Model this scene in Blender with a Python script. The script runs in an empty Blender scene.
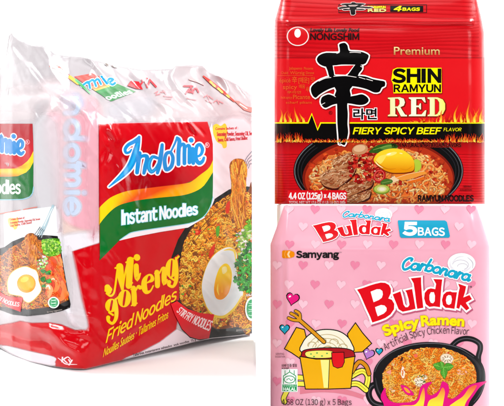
import bpy, math, random
import numpy as np
from mathutils import Vector
from mathutils.geometry import tessellate_polygon

scene = bpy.context.scene
COL = scene.collection
F, CX, CY = 1000.0, 252.0, 203.0          # print units: one unit is one millimetre at one metre
rng = random.Random(7)
ALB = .83                                 # printing inks never reach full white

# ------------------------------------------------------------------ numeric helpers
def lin(h):
    h = h.lstrip('#')
    c = [int(h[i:i+2], 16)/255 for i in (0, 2, 4)]
    return tuple(x/12.92 if x <= .04045 else ((x+.055)/1.055)**2.4 for x in c)

def C(h, a=1.0):
    return (*lin(h), a) if isinstance(h, str) else (tuple(h) if len(h) == 4 else (*h, a))

def mixc(a, b, t):
    a, b = C(a), C(b)
    return tuple(a[i]+(b[i]-a[i])*t for i in range(4))

def sstep(a, b, x):
    t = np.clip((x-a)/(b-a), 0, 1)
    return t*t*(3-2*t)

def _hash(ix, iy, seed):
    n = (ix.astype(np.int64)*374761393 + iy.astype(np.int64)*668265263 + seed*1442695041) & 0xffffffff
    n = ((n ^ (n >> 13))*1274126177) & 0xffffffff
    return ((n ^ (n >> 16)) & 0xffff)/65535.0

def vnoise(x, y, seed=0):
    x = np.asarray(x, float); y = np.asarray(y, float)
    ix, iy = np.floor(x), np.floor(y)
    fx, fy = x-ix, y-iy
    fx = fx*fx*fx*(fx*(fx*6-15)+10); fy = fy*fy*fy*(fy*(fy*6-15)+10)
    a, b = _hash(ix, iy, seed), _hash(ix+1, iy, seed)
    c, d = _hash(ix, iy+1, seed), _hash(ix+1, iy+1, seed)
    return (a+(b-a)*fx)*(1-fy) + (c+(d-c)*fx)*fy

def ridged(x, y, seed=0):
    return 1.14-np.sqrt((2*vnoise(x, y, seed)-1)**2+.02)

def crease(x, y, x0, y0, x1, y1, w, amp):
    dx, dy = x1-x0, y1-y0
    L2 = dx*dx+dy*dy
    t = np.clip(((x-x0)*dx+(y-y0)*dy)/L2, 0, 1)
    d = ((x-x0-t*dx)*dy-(y-y0-t*dy)*dx)/math.sqrt(L2)
    dd = np.hypot(x-x0-t*dx, y-y0-t*dy)
    end = np.minimum(t, 1-t)
    return amp*np.exp(-(dd/w)**2)*sstep(0, .38, end)

G = 1.5                                   # facet size of the film, in print units
def cut(poly, f, eps=1e-7):
    d = [f(p) for p in poly]
    if all(x <= eps for x in d): return poly, None
    if all(x >= -eps for x in d): return None, poly
    lo, hi = [], []
    n = len(poly)
    for i in range(n):
        p, a = poly[i], d[i]; q, b = poly[(i+1) % n], d[(i+1) % n]
        if a <= eps: lo.append(p)
        if a >= -eps: hi.append(p)
        if (a > eps and b < -eps) or (a < -eps and b > eps):
            t = a/(a-b); m = tuple(u+(v-u)*t for u, v in zip(p, q)); lo.append(m); hi.append(m)
    return lo if len(lo) > 2 else None, hi if len(hi) > 2 else None
def slabs(poly, ax):
    a = math.floor(min(p[ax] for p in poly)+1e-7); b = math.ceil(max(p[ax] for p in poly)-1e-7)
    out = []
    for k in range(a+1, b):
        if not poly: break
        lo, poly = cut(poly, lambda p: p[ax]-k)
        if lo: out.append(lo)
    if poly: out.append(poly)
    return out

class Facets:
    """The film as a faceted sheet over the print plane: heights, slope factors and smooth normals on a grid."""
    def __init__(self, depth, x0, y0, x1, y1):
        self.i0, self.j0 = math.floor(x0/G), math.floor(y0/G)
        xs = (np.arange(self.i0, math.ceil(x1/G)+2))*G; ys = (np.arange(self.j0, math.ceil(y1/G)+2))*G
        X, Y = np.meshgrid(xs, ys)
        D = depth(X, Y); self.q = 1/D
        P = surf(X, D, Y)
        nx = np.gradient(P, axis=1); ny = np.gradient(P, axis=0)
        n = np.cross(nx, ny); n /= np.linalg.norm(n, axis=2, keepdims=True)
        n *= np.where(n[:, :, 1:2] > 0, -1, 1)
        self.n = n
        self.k = np.minimum(1/np.maximum(-n[:, :, 1], .05), 3.0)
    def ev(self, A, x, y):
        u, v = x/G-self.i0, y/G-self.j0
        h, w = A.shape[:2]
        i = np.clip(np.floor(u).astype(int), 0, w-2); j = np.clip(np.floor(v).astype(int), 0, h-2)
        fx, fy = np.clip(u-i, 0, 1), np.clip(v-j, 0, 1)
        if A.ndim == 3: fx, fy = fx[..., None], fy[..., None]
        a, b, c, d = A[j, i], A[j, i+1], A[j+1, i], A[j+1, i+1]
        return np.where(fx >= fy, a+(b-a)*fx+(d-b)*fy, a+(d-c)*fx+(c-a)*fy)
    def depth(self, x, y): return 1/self.ev(self.q, x, y)

# ------------------------------------------------------------------ print layers
class Print:
    """Printing on one pack: flat shapes in the pack's own print plane, laid onto its curved film."""
    def __init__(self, z0=.25, lay=None, xmax=1e9, alb=None):
        self.alb = alb or ALB
        self.z, self.parts, self.cur, self.xmax = z0, {}, None, xmax
        self.lay = lay
    def part(self, name, key=None, soft=False, parent=None, z=None):
        if z: self.z = z
        k = key or name
        if k not in self.parts:
            self.parts[k] = dict(name=name, v=[], z=[], c=[], f=[], soft=soft, parent=parent)
        self.cur = self.parts[k]
        return self
    def add(self, verts, cols, tris, dz=None, subdiv=True):
        self.z += .003 if dz is None else 0
        z = self.z if dz is None else dz
        verts = [tuple(v[:2]) for v in verts]
        if not isinstance(cols, list): cols = [cols]*len(verts)
        cols = [C(c) for c in cols]
        if not isinstance(z, list): z = [z]*len(verts)
        if subdiv: verts, cols, z, tris = self._sub(list(verts), list(cols), list(z), tris)
        else: tris = [t for t in tris if all(verts[i][0] <= self.xmax for i in t)]
        b = len(self.cur['v'])
        self.cur['v'] += verts; self.cur['c'] += cols; self.cur['z'] += z
        self.cur['f'] += [(a+b, c+b, d+b) for a, c, d in tris]
    def _sub(self, V, Cc, Z, T):
        """Cut triangles along the film's facet grid so that every print layer bends exactly with it."""
        P = [(v[0]/G, v[1]/G)+tuple(c)+(z,) for v, c, z in zip(V, Cc, Z)]
        key, out, tri = {}, [], []
        def vid(p):
            k = (round(p[0], 4), round(p[1], 4))
            if k not in key: key[k] = len(out); out.append(p)
            return key[k]
        def emit(poly):
            ids = []
            for p in poly:
                i = vid(p)
                if not ids or (ids[-1] != i and ids[0] != i): ids.append(i)
            for k in range(1, len(ids)-1): tri.append((ids[0], ids[k], ids[k+1]))
        for t in T:
            poly = cut([P[i] for i in t], lambda p: p[0]-self.xmax/G)[0]
            if not poly: continue
            for strip in slabs(poly, 0):
                for cell in slabs(strip, 1):
                    cx = math.floor(sum(p[0] for p in cell)/len(cell)); cy = math.floor(sum(p[1] for p in cell)/len(cell))
                    lo, hi = cut(cell, lambda p: (p[0]-cx)-(p[1]-cy))
                    if lo: emit(lo)
                    if hi: emit(hi)
        return [(p[0]*G, p[1]*G) for p in out], [p[2:6] for p in out], [p[6] for p in out], tri
    def poly(self, pts, col, holes=(), smooth=False, **k):
        if smooth: pts = smooth_loop(pts)
        loops = [[Vector((p[0], p[1], 0)) for p in pts]]+[[Vector((p[0], p[1], 0)) for p in h] for h in holes]
        flat = [p for l in loops for p in l]
        t = tessellate_polygon(loops)
        cols = [col((p.x, p.y)) for p in flat] if callable(col) else col
        self.add(flat, cols, [tuple(x) for x in t], **k)
    def grid(self, fn, nu, nv, col, **k):
        V = [fn(i/nu, j/nv) for j in range(nv+1) for i in range(nu+1)]
        c = [col(i/nu, j/nv) for j in range(nv+1) for i in range(nu+1)] if callable(col) else col
        T = []
        for j in range(nv):
            for i in range(nu):
                a = j*(nu+1)+i
                T += [(a, a+1, a+nu+2), (a, a+nu+2, a+nu+1)]
        self.add(V, c, T, **k)
    def stroke(self, pts, w, col, closed=False, smooth=True, cap=True, **k):
        ws = list(w) if hasattr(w, '__len__') else [w]*len(pts)
        if smooth and len(pts) > 2:
            q = [(p[0], p[1], ww) for p, ww in zip(pts, ws)]
            q = smooth_loop(q, 4) if closed else smooth_line(q, 4)
            pts = [p[:2] for p in q]; ws = [p[2] for p in q]
        n = len(pts)
        V, T = [], []
        for i in range(n):
            p = pts[i]
            a = pts[(i-1) % n] if (i or closed) else None
            b = pts[(i+1) % n] if (i < n-1 or closed) else None
            def un(u, v):
                d = math.hypot(v[0]-u[0], v[1]-u[1]) or 1e-9
                return ((v[0]-u[0])/d, (v[1]-u[1])/d)
            t1 = un(a, p) if a else un(p, b)
            t2 = un(p, b) if b else t1
            tx, ty = t1[0]+t2[0], t1[1]+t2[1]
            d = math.hypot(tx, ty)
            if d < .25: tx, ty, d = t2[0], t2[1], 1
            tx, ty = tx/d, ty/d
            m = 1/max(.62, tx*t1[0]+ty*t1[1])
            h = ws[i]/2*m
            V += [(p[0]-ty*h, p[1]+tx*h), (p[0]+ty*h, p[1]-tx*h)]
        seg = n if closed else n-1
        for i in range(seg):
            a, b = 2*i, 2*((i+1) % n)
            T += [(a, a+1, b+1), (a, b+1, b)]
        nb = len(V)
        cols = col
        if isinstance(col, list):
            m_ = len(col); cols = []
            for i in range(n):
                f = i/(n-1)*(m_-1); j = min(int(f), m_-2)
                cc = mixc(col[j], col[j+1], f-j); cols += [cc, cc]
        if cap and not closed:
            for i, o in ((0, 1), (n-1, -1)):
                p, r = pts[i], ws[i]/2
                if r < .25: continue
                q = pts[i+o]
                a0 = math.atan2(p[1]-q[1], p[0]-q[0])
                b0 = len(V); N = 6
                V.append(p)
                for j in range(N+1):
                    an = a0-math.pi/2+math.pi*j/N
                    V.append((p[0]+r*math.cos(an), p[1]+r*math.sin(an)))
                if isinstance(cols, list): cols += [cols[2*i]]*(N+2)
                T += [(b0, b0+1+j, b0+2+j) for j in range(N)]
        if 'dz' not in k:
            self.z += .003
            k['dz'] = [self.z+.0012*i/nb for i in range(nb)]+[self.z+.0018]*(len(V)-nb)
        self.add(V, cols, T, **k)
    def ell(self, cx, cy, rx, ry, col, rot=0, n=28, **k):
        self.poly([rotp(cx, cy, rx*math.cos(2*math.pi*i/n), ry*math.sin(2*math.pi*i/n), rot) for i in range(n)], col, **k)
    def ring(self, cx, cy, rx, ry, w, col, rot=0, a0=0, a1=360, n=20, **k):
        full = a1-a0 >= 360
        N = n if full else n+1
        pts = [rotp(cx, cy, rx*math.cos(math.radians(a0+(a1-a0)*i/n)), ry*math.sin(math.radians(a0+(a1-a0)*i/n)), rot) for i in range(N)]
        self.stroke(pts, w, col, closed=full, smooth=False, **k)
    def soft(self, pts, col, feather, a=1.0, smooth=True, **k):
        """Ink with a feathered edge."""
        if smooth: pts = smooth_loop(pts)
        n = len(pts)
        area = sum(pts[i][0]*pts[(i+1) % n][1]-pts[(i+1) % n][0]*pts[i][1] for i in range(n))
        sg = 1 if area > 0 else -1
        inn, out = [], []
        for i in range(n):
            p, q = pts[i-1], pts[(i+1) % n]
            dx, dy = q[0]-p[0], q[1]-p[1]
            d = math.hypot(dx, dy) or 1
            nx, ny = dy/d*sg, -dx/d*sg
            inn.append((pts[i][0]-nx*feather/2, pts[i][1]-ny*feather/2))
            out.append((pts[i][0]+nx*feather/2, pts[i][1]+ny*feather/2))
        t = tessellate_polygon([[Vector((x, y, 0)) for x, y in inn]])
        c = C(col)
        T = [tuple(x) for x in t]
        for i in range(n):
            j = (i+1) % n
            T += [(i, j, n+j), (i, n+j, n+i)]
        self.add(inn+out, [(*c[:3], a)]*n+[(*c[:3], 0.0)]*n, T, **k)
    def text(self, s, place, col, bold=0.0, outline=None, ow=.03, shear=0, space=1.0, sans=False):
        """place(u, v): u 0..1 along the text, v 0..1 from baseline to cap height."""
        V, T, isl = (glyphs_wide if sans else glyphs)(s, shear, space)
        xs = [v[0] for v in V]; x0, W = min(xs), max(xs)-min(xs)
        put = lambda x, y: place((x-x0)/W, y/CAP)
        loops = edges_of(V, T) if (bold or outline) else []
        P = [put(x, y) for x, y in V]
        w1 = abs(place(.5, 1)[0]-place(.5, 0)[0])+abs(place(.5, 1)[1]-place(.5, 0)[1])
        unit = w1/CAP
        def ring(wd, c):
            for lp in loops:
                Q = [put(*V[i]) for i in lp]
                self.stroke(Q, wd, c if not callable(c) else c(.5, .5), closed=True, smooth=False)
        if outline:
            ring(2*(bold+ow)*unit, outline); self.add(P, outline, T)
        if bold: ring(2*bold*unit, col)
        self.z += .003
        cols = [col((x-x0)/W, y/CAP) for x, y in V] if callable(col) else col
        self.add(P, cols, T, dz=[self.z+.0006*(i % 5) for i in isl])
        return self
    def noodles(self, inside, bbox, n, length, w, palette, wave=(.9, .9), dirs=None, dark=.55, lite=1.35, thick=.05):
        self.z += .004
        x0, y0, x1, y1 = bbox
        V, K, Z, T = [], [], [], []
        for _ in range(n):
            for _t in range(30):
                x, y = rng.uniform(x0, x1), rng.uniform(y0, y1)
                if inside(x, y): break
            else: continue
            a = rng.uniform(0, 6.28) if dirs is None else dirs(x, y)+rng.gauss(0, .25)
            ph, kf, am = rng.uniform(0, 6.28), rng.uniform(.7, 1.3)*wave[1], rng.uniform(.4, 1.2)*wave[0]
            base = C(rng.choice(palette)); br = rng.uniform(.75, 1.15)
            L = rng.uniform(.5, 1.2)*length; st = max(.45, w*.55); ww = w*rng.uniform(.75, 1.2)
            zz = self.z+rng.uniform(0, thick)
            pts = []
            s = 0
            while s < L:
                if not inside(x, y): break
                pts.append((x, y))
                an = a+am*math.sin(kf*s+ph)
                x += math.cos(an)*st; y += math.sin(an)*st; s += st
            if len(pts) < 3: continue
            b = len(V); N = len(pts)
            for i, p in enumerate(pts):
                q, r = pts[max(0, i-1)], pts[min(N-1, i+1)]
                d = math.hypot(r[0]-q[0], r[1]-q[1]) or 1
                nx, ny = -(r[1]-q[1])/d, (r[0]-q[0])/d
                if ny > 0: nx, ny = -nx, -ny
                h = ww/2*(1 if 0 < i < N-1 else .5)
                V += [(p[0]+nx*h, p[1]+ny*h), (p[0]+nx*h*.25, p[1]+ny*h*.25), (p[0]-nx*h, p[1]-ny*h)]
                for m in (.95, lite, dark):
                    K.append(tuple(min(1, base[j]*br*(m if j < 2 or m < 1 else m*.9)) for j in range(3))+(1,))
                Z += [zz]*3
            for i in range(N-1):
                o = b+3*i
                T += [(o, o+1, o+4), (o, o+4, o+3), (o+1, o+2, o+5), (o+1, o+5, o+4)]
        self.add(V, K, T, dz=Z, subdiv=False)
        self.z += thick
    def leaves(self, spots, size, palette, n=7):
        """Sprigs: small toothed leaflets fanned round each spot."""
        for cx, cy, r in spots:
            for q in range(n):
                a = q*6.283/n+rng.uniform(-.4, .4); L = r*rng.uniform(.75, 1.15); c = C(rng.choice(palette)); b = rng.uniform(.7, 1.25)
                P = []
                for t, wd in ((0, .05), (.3, .22), (.42, .14), (.6, .34), (.72, .20), (.88, .24), (1, .02)): P.append((t*L, wd*L*size))
                pts = P+[(x, -y) for x, y in P[::-1]]
                pts = [rotp(cx, cy, x, y*rng.uniform(.8, 1.2), math.degrees(a)) for x, y in pts]
                self.poly(pts, tuple(min(1, v*b) for v in c[:3])+(1,))
                self.stroke([rotp(cx, cy, .1*L, 0, math.degrees(a)), rotp(cx, cy, .85*L, 0, math.degrees(a))], r*.07, tuple(min(1, v*b*1.7+.01) for v in c[:3])+(1,), smooth=False, cap=False)
    def flecks(self, inside, bbox, n, size, palette, sides=5, thick=.02):
        self.z += .004
        for _ in range(n):
            for _t in range(30):
                x, y = rng.uniform(bbox[0], bbox[2]), rng.uniform(bbox[1], bbox[3])
                if inside(x, y): break
            else: continue
            r = size*rng.uniform(.5, 1.3); a0 = rng.uniform(0, 6)
            c = C(rng.choice(palette)); b = rng.uniform(.75, 1.2)
            P = [(x+r*rng.uniform(.6, 1.2)*math.cos(a0+6.283*i/sides), y+r*rng.uniform(.5, 1)*math.sin(a0+6.283*i/sides)) for i in range(sides)]
            V = [(x, y)]+P
            K = [tuple(min(1, c[j]*b*1.25) for j in range(3))+(1,)]+[tuple(min(1, c[j]*b*(.7+.3*math.cos(6.28*i/sides))) for j in range(3))+(1,) for i in range(sides)]
            self.add(V, K, [(0, 1+i, 1+(i+1) % sides) for i in range(sides)], dz=self.z+rng.uniform(0, thick), subdiv=False)
        self.z += thick
    def build(self, root, mats):
        objs = {}
        for key, p in self.parts.items():
            if not p['v']: continue
            P, NN = self.lay(np.array(p['v']), (.25+(np.array(p['z'])-.25)*.7)*1e-3)
            me = bpy.data.meshes.new(p['name'])
            me.from_pydata(P.tolist(), [], p['f'])
            at = me.color_attributes.new('Ink', 'FLOAT_COLOR', 'POINT')
            at.data.foreach_set('color', (np.array(p['c'])*[self.alb, self.alb, self.alb, 1]).astype(np.float32).ravel())
            face_front(me)
            me.polygons.foreach_set('use_smooth', [True]*len(me.polygons))
            me.normals_split_custom_set_from_vertices(NN.tolist())
            me.materials.append(mats[1 if p['soft'] else 0])
            o = bpy.data.objects.new(p['name'], me); COL.objects.link(o)
            objs[key] = o
        for key, p in self.parts.items():
            if key in objs:
                objs[key].parent = objs.get(p['parent']) or root
        return objs

def face_front(me):
    me.update()
    bad = [p.index for p in me.polygons if p.normal.y > 0]
    if bad:
        import bmesh
        bm = bmesh.new(); bm.from_mesh(me); bm.faces.ensure_lookup_table()
        bmesh.ops.reverse_faces(bm, faces=[bm.faces[i] for i in bad]); bm.to_mesh(me); bm.free(); me.update()

def rotp(cx, cy, x, y, deg):
    a = math.radians(deg)
    return (cx+x*math.cos(a)-y*math.sin(a), cy+x*math.sin(a)+y*math.cos(a))

def _cr(p0, p1, p2, p3, t):
    return tuple(.5*((2*b)+(-a+c)*t+(2*a-5*b+4*c-d)*t*t+(-a+3*b-3*c+d)*t*t*t) for a, b, c, d in zip(p0, p1, p2, p3))
def smooth_loop(P, n=4):
    N = len(P)
    return [_cr(P[i-1], P[i], P[(i+1) % N], P[(i+2) % N], j/n) for i in range(N) for j in range(n)]
def smooth_line(P, n=4):
    Q = [P[0]]+list(P)+[P[-1]]
    return [_cr(Q[i], Q[i+1], Q[i+2], Q[i+3], j/n) for i in range(len(P)-1) for j in range(n)]+[tuple(P[-1])]

def inpoly(poly):
    def f(x, y):
        r = False
        n = len(poly)
        for i in range(n):
            x1, y1 = poly[i]; x2, y2 = poly[i-1]
            if (y1 > y) != (y2 > y) and x < (x2-x1)*(y-y1)/(y2-y1)+x1: r = not r
        return r
    return f

_gc = {}
def glyphs(s, shear=0.0, space=1.0):
    k = (s, shear, space)
    if k in _gc: return _gc[k]
    cu = bpy.data.curves.new('t', 'FONT')
    cu.body = s; cu.size = 1; cu.shear = shear; cu.space_character = space
    cu.resolution_u = 4
    o = bpy.data.objects.new('t', cu); COL.objects.link(o)
    bpy.context.view_layer.update()
    me = o.evaluated_get(bpy.context.evaluated_depsgraph_get()).to_mesh()
    me.calc_loop_triangles()
    key, V, mp = {}, [], []
    for v in me.vertices:
        q = (round(v.co.x, 5), round(v.co.y, 5))
        if q not in key: key[q] = len(V); V.append(q)
        mp.append(key[q])
    T = [tuple(mp[i] for i in t.vertices) for t in me.loop_triangles]
    T = [t for t in T if len(set(t)) == 3]
    par = list(range(len(V)))
    def fd(a):
        while par[a] != a: par[a] = par[par[a]]; a = par[a]
        return a
    for a, b, c in T:
        par[fd(a)] = fd(b); par[fd(b)] = fd(c)
    ids = {}; isl = [ids.setdefault(fd(i), len(ids)) for i in range(len(V))]
    bpy.data.objects.remove(o); bpy.data.curves.remove(cu)
    _gc[k] = (V, T, isl)
    return _gc[k]
def glyphs_wide(s, shear=0.0, space=1.0):
    """The same words in the plain grotesque of the wide letter forms, set with even gaps."""
    V, T, I = [], [], []
    x = 0.0; n = 0
    capw = max(v[1] for v in glyphs('\uff28')[0]); sc = CAP/capw
    for ch in s:
        if ch == ' ': x += .26*space; continue
        if ch in 'Il':
            h, w_ = (CAP, .115) if ch == 'I' else (CAP*1.05, .098)
            o = len(V); V += [(x+shear*0, 0), (x+w_, 0), (x+w_+shear*h, h), (x+shear*h, h)]
            T += [(o, o+1, o+2), (o, o+2, o+3)]; I += [n]*4; n += 1; x += w_+.13*space
            continue
        c = chr(ord(ch)+0xFEE0) if 33 <= ord(ch) <= 126 else ch
        v, t, i = glyphs(c)
        if not v: continue
        a, b = min(p[0] for p in v), max(p[0] for p in v)
        o = len(V)
        V += [((p[0]-a)*sc+x+shear*p[1]*sc, p[1]*sc) for p in v]
        T += [tuple(k+o for k in q) for q in t]; I += [k+n for k in i]; n += max(i)+1
        x += (b-a)*sc+.095*space
    return V, T, I
def edges_of(V, T):
    cnt = {}
    for t in T:
        for a, b in ((t[0], t[1]), (t[1], t[2]), (t[2], t[0])):
            if (b, a) in cnt: del cnt[(b, a)]
            else: cnt[(a, b)] = 1
    nx = {}
    for a, b in cnt: nx.setdefault(a, []).append(b)
    out = []
    while nx:
        a = next(iter(nx)); lp = [a]; c = a
        while c in nx:
            d = nx[c].pop()
            if not nx[c]: del nx[c]
            if d == a: break
            lp.append(d); c = d
        if len(lp) > 2: out.append(lp)
    return out
CAP = max(v[1] for v in glyphs('H')[0])

def quad(bl, br, tr, tl):
    def f(u, v):
        return tuple((bl[i]*(1-u)+br[i]*u)*(1-v)+(tl[i]*(1-u)+tr[i]*u)*v for i in (0, 1))
    return f
def box(x0, x1, base, top):
    return quad((x0, base), (x1, base), (x1, top), (x0, top))
def along(path, h):
    P = smooth_line(path, 6)
    S = [0]
    for i in range(1, len(P)): S.append(S[-1]+math.hypot(P[i][0]-P[i-1][0], P[i][1]-P[i-1][1]))
    def f(u, v):
        s = u*S[-1]; i = 1
        while i < len(P)-1 and S[i] < s: i += 1
        t = (s-S[i-1])/(S[i]-S[i-1])
        x, y = [P[i-1][k]+(P[i][k]-P[i-1][k])*t for k in (0, 1)]
        dx, dy = P[i][0]-P[i-1][0], P[i][1]-P[i-1][1]
        d = math.hypot(dx, dy)
        hh = h if not hasattr(h, '__len__') else h[0]+(h[1]-h[0])*u
        return (x+dy/d*hh*v, y-dx/d*hh*v)
    return f
def zm(ox, oy, s, pts):
    return [(ox+p[0]/s, oy+p[1]/s)+tuple(p[2:]) for p in pts]

# ------------------------------------------------------------------ materials
def film_material(name, base, tint=None, rough=.28, spec=.4, coat=.25, bump=.25, bscale=60, trans=0.0, stretch=(1, 1, 1)):
    m = bpy.data.materials.new(name); m.use_nodes = True
    nt = m.node_tree; N, L = nt.nodes, nt.links
    b = N['Principled BSDF']
    tc = N.new('ShaderNodeTexCoord'); mp = N.new('ShaderNodeMapping'); mp.inputs['Scale'].default_value = stretch
    L.new(tc.outputs['Object'], mp.inputs['Vector'])
    n1 = N.new('ShaderNodeTexNoise'); n1.inputs['Scale'].default_value = bscale; n1.inputs['Detail'].default_value = 4
    n2 = N.new('ShaderNodeTexNoise'); n2.inputs['Scale'].default_value = 14; n2.inputs['Detail'].default_value = 3
    L.new(mp.outputs[0], n1.inputs['Vector']); L.new(mp.outputs[0], n2.inputs['Vector'])
    if base is None:
        at = N.new('ShaderNodeAttribute'); at.attribute_name = 'Ink'
        L.new(at.outputs['Color'], b.inputs['Base Color'])
        src = at
    else:
        cr = N.new('ShaderNodeValToRGB')
        cr.color_ramp.elements[0].position = .38; cr.color_ramp.elements[1].position = .64
        cr.color_ramp.elements[0].color = (*[v*ALB for v in lin(base)], 1); cr.color_ramp.elements[1].color = (*[v*ALB for v in lin(tint or base)], 1)
        L.new(n2.outputs[0], cr.inputs[0]); L.new(cr.outputs[0], b.inputs['Base Color'])
        src = None
    rr = N.new('ShaderNodeMapRange'); rr.inputs['To Min'].default_value = rough*.75; rr.inputs['To Max'].default_value = rough*1.3
    L.new(n2.outputs[0], rr.inputs['Value']); L.new(rr.outputs[0], b.inputs['Roughness'])
    b.inputs['Specular IOR Level'].default_value = spec
    b.inputs['Coat Weight'].default_value = coat; b.inputs['Coat Roughness'].default_value = .12
    bp = N.new('ShaderNodeBump'); bp.inputs['Strength'].default_value = bump; bp.inputs['Distance'].default_value = .0015
    L.new(n1.outputs[0], bp.inputs['Height']); L.new(bp.outputs[0], b.inputs['Normal'])
    L.new(bp.outputs[0], b.inputs['Coat Normal'])
    if trans:
        b.inputs['Subsurface Weight'].default_value = 0
    return m, src

def soft_material(name, **k):
    m, at = film_material(name, None, **k)
    b = m.node_tree.nodes['Principled BSDF']
    m.node_tree.links.new(at.outputs['Alpha'], b.inputs['Alpha'])
    return m

def pack_root(name, loc, label, cat, group):
    o = bpy.data.objects.new(name, None); COL.objects.link(o)
    o.location = loc; o.empty_display_size = .05
    o['label'] = label; o['category'] = cat; o['group'] = group
    return o

def sheet(front, back, name, mat, loc, colors=None):
    """Closed shell from matching grids of front and back points (rows x cols x 3)."""
    R, K = front.shape[:2]
    V = np.concatenate([front.reshape(-1, 3), back.reshape(-1, 3)])-np.array(loc)
    n = R*K; fs = []
    for i in range(R-1):
        for j in range(K-1):
            a = i*K+j
            fs.append((a, a+1, a+K+1, a+K)); fs.append((n+a, n+a+K, n+a+K+1, n+a+1))
    for j in range(K-1):
        fs.append((j, n+j, n+j+1, j+1)); a = (R-1)*K+j; fs.append((a, a+1, n+a+1, n+a))
    for i in range(R-1):
        a = i*K; fs.append((a, a+K, n+a+K, n+a)); a = i*K+K-1; fs.append((a, n+a, n+a+K, a+K))
    me = bpy.data.meshes.new(name); me.from_pydata(V.tolist(), [], fs)
    me.polygons.foreach_set('use_smooth', [True]*len(me.polygons))
    if colors is not None:
        at = me.color_attributes.new('Ink', 'FLOAT_COLOR', 'POINT')
        cc = np.concatenate([colors.reshape(-1, 4)]*2).astype(np.float32)
        at.data.foreach_set('color', cc.ravel())
    me.materials.append(mat)
    o = bpy.data.objects.new(name, me); COL.objects.link(o)
    return o

def make_lay(fa, loc):
    def lay(xy, off):
        x, y = xy[:, 0], xy[:, 1]
        d = fa.depth(x, y)-off*fa.ev(fa.k, x, y)
        n = fa.ev(fa.n, x, y); n /= np.linalg.norm(n, axis=1, keepdims=True)
        return surf(x, d, y)-np.array(loc), n
    return lay
def surf(x, d, y):
    return np.stack([(x-CX)/F*d, d, (CY-y)/F*d], -1)

# ================================================================== PACK ON THE LEFT (lying on the white shelf)
GROUP = 'instant noodle multipacks'
SIL = [(-60, 92), (-45, 88), (-20, 76), (0, 67), (8, 60), (13, 52), (10.5, 42), (9, 32.5), (12, 33), (16, 38), (19, 40), (25, 42.5), (31, 45), (38, 45.5), (45, 46), (50, 50.5), (56, 55),
       (68, 56), (82, 57), (94, 60), (105, 63), (115, 65.5), (126, 67.5), (141, 69.8), (158, 69.6), (173, 68.7), (176, 65.6), (190, 65.2), (203, 65.5), (208, 72), (217, 75),
       (226, 78), (240, 86), (252, 95)]
# the film peak leans over, so keep the outline single-valued in x
SILX = [-60, -45, -20, 0, 5, 7.5, 9.2, 12, 16, 19, 25, 31, 38, 45, 50, 56, 68, 82, 94, 105, 115, 126, 141, 158, 173, 176, 190, 203, 208, 217, 226, 240, 252]
SILY = [92, 88, 76, 67, 62, 46, 33, 32.8, 38, 40, 42.5, 45, 45.5, 46, 50.5, 55, 56, 57, 60, 63, 65.5, 67.5, 69.8, 69.6, 68.7, 65.6, 65.2, 65.5, 72, 75, 78, 86, 95]
BOTX = [-60, -45, 0, 12, 30, 50, 69, 85, 93, 105, 140, 190, 212, 239, 252]
BOTY = [334, 338, 348, 355, 362, 366, 368.5, 369.3, 367.5, 364.5, 356, 343, 338.5, 336, 334]
LX = [-60, -45, 0, 12, 30, 50, 69, 85, 110, 252]
LY = [1.15, 1.12, 1.034, .995, .955, .925, .909, .898, .86, .62]
def bot(x): return float(np.interp(x, BOTX, BOTY))

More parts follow.
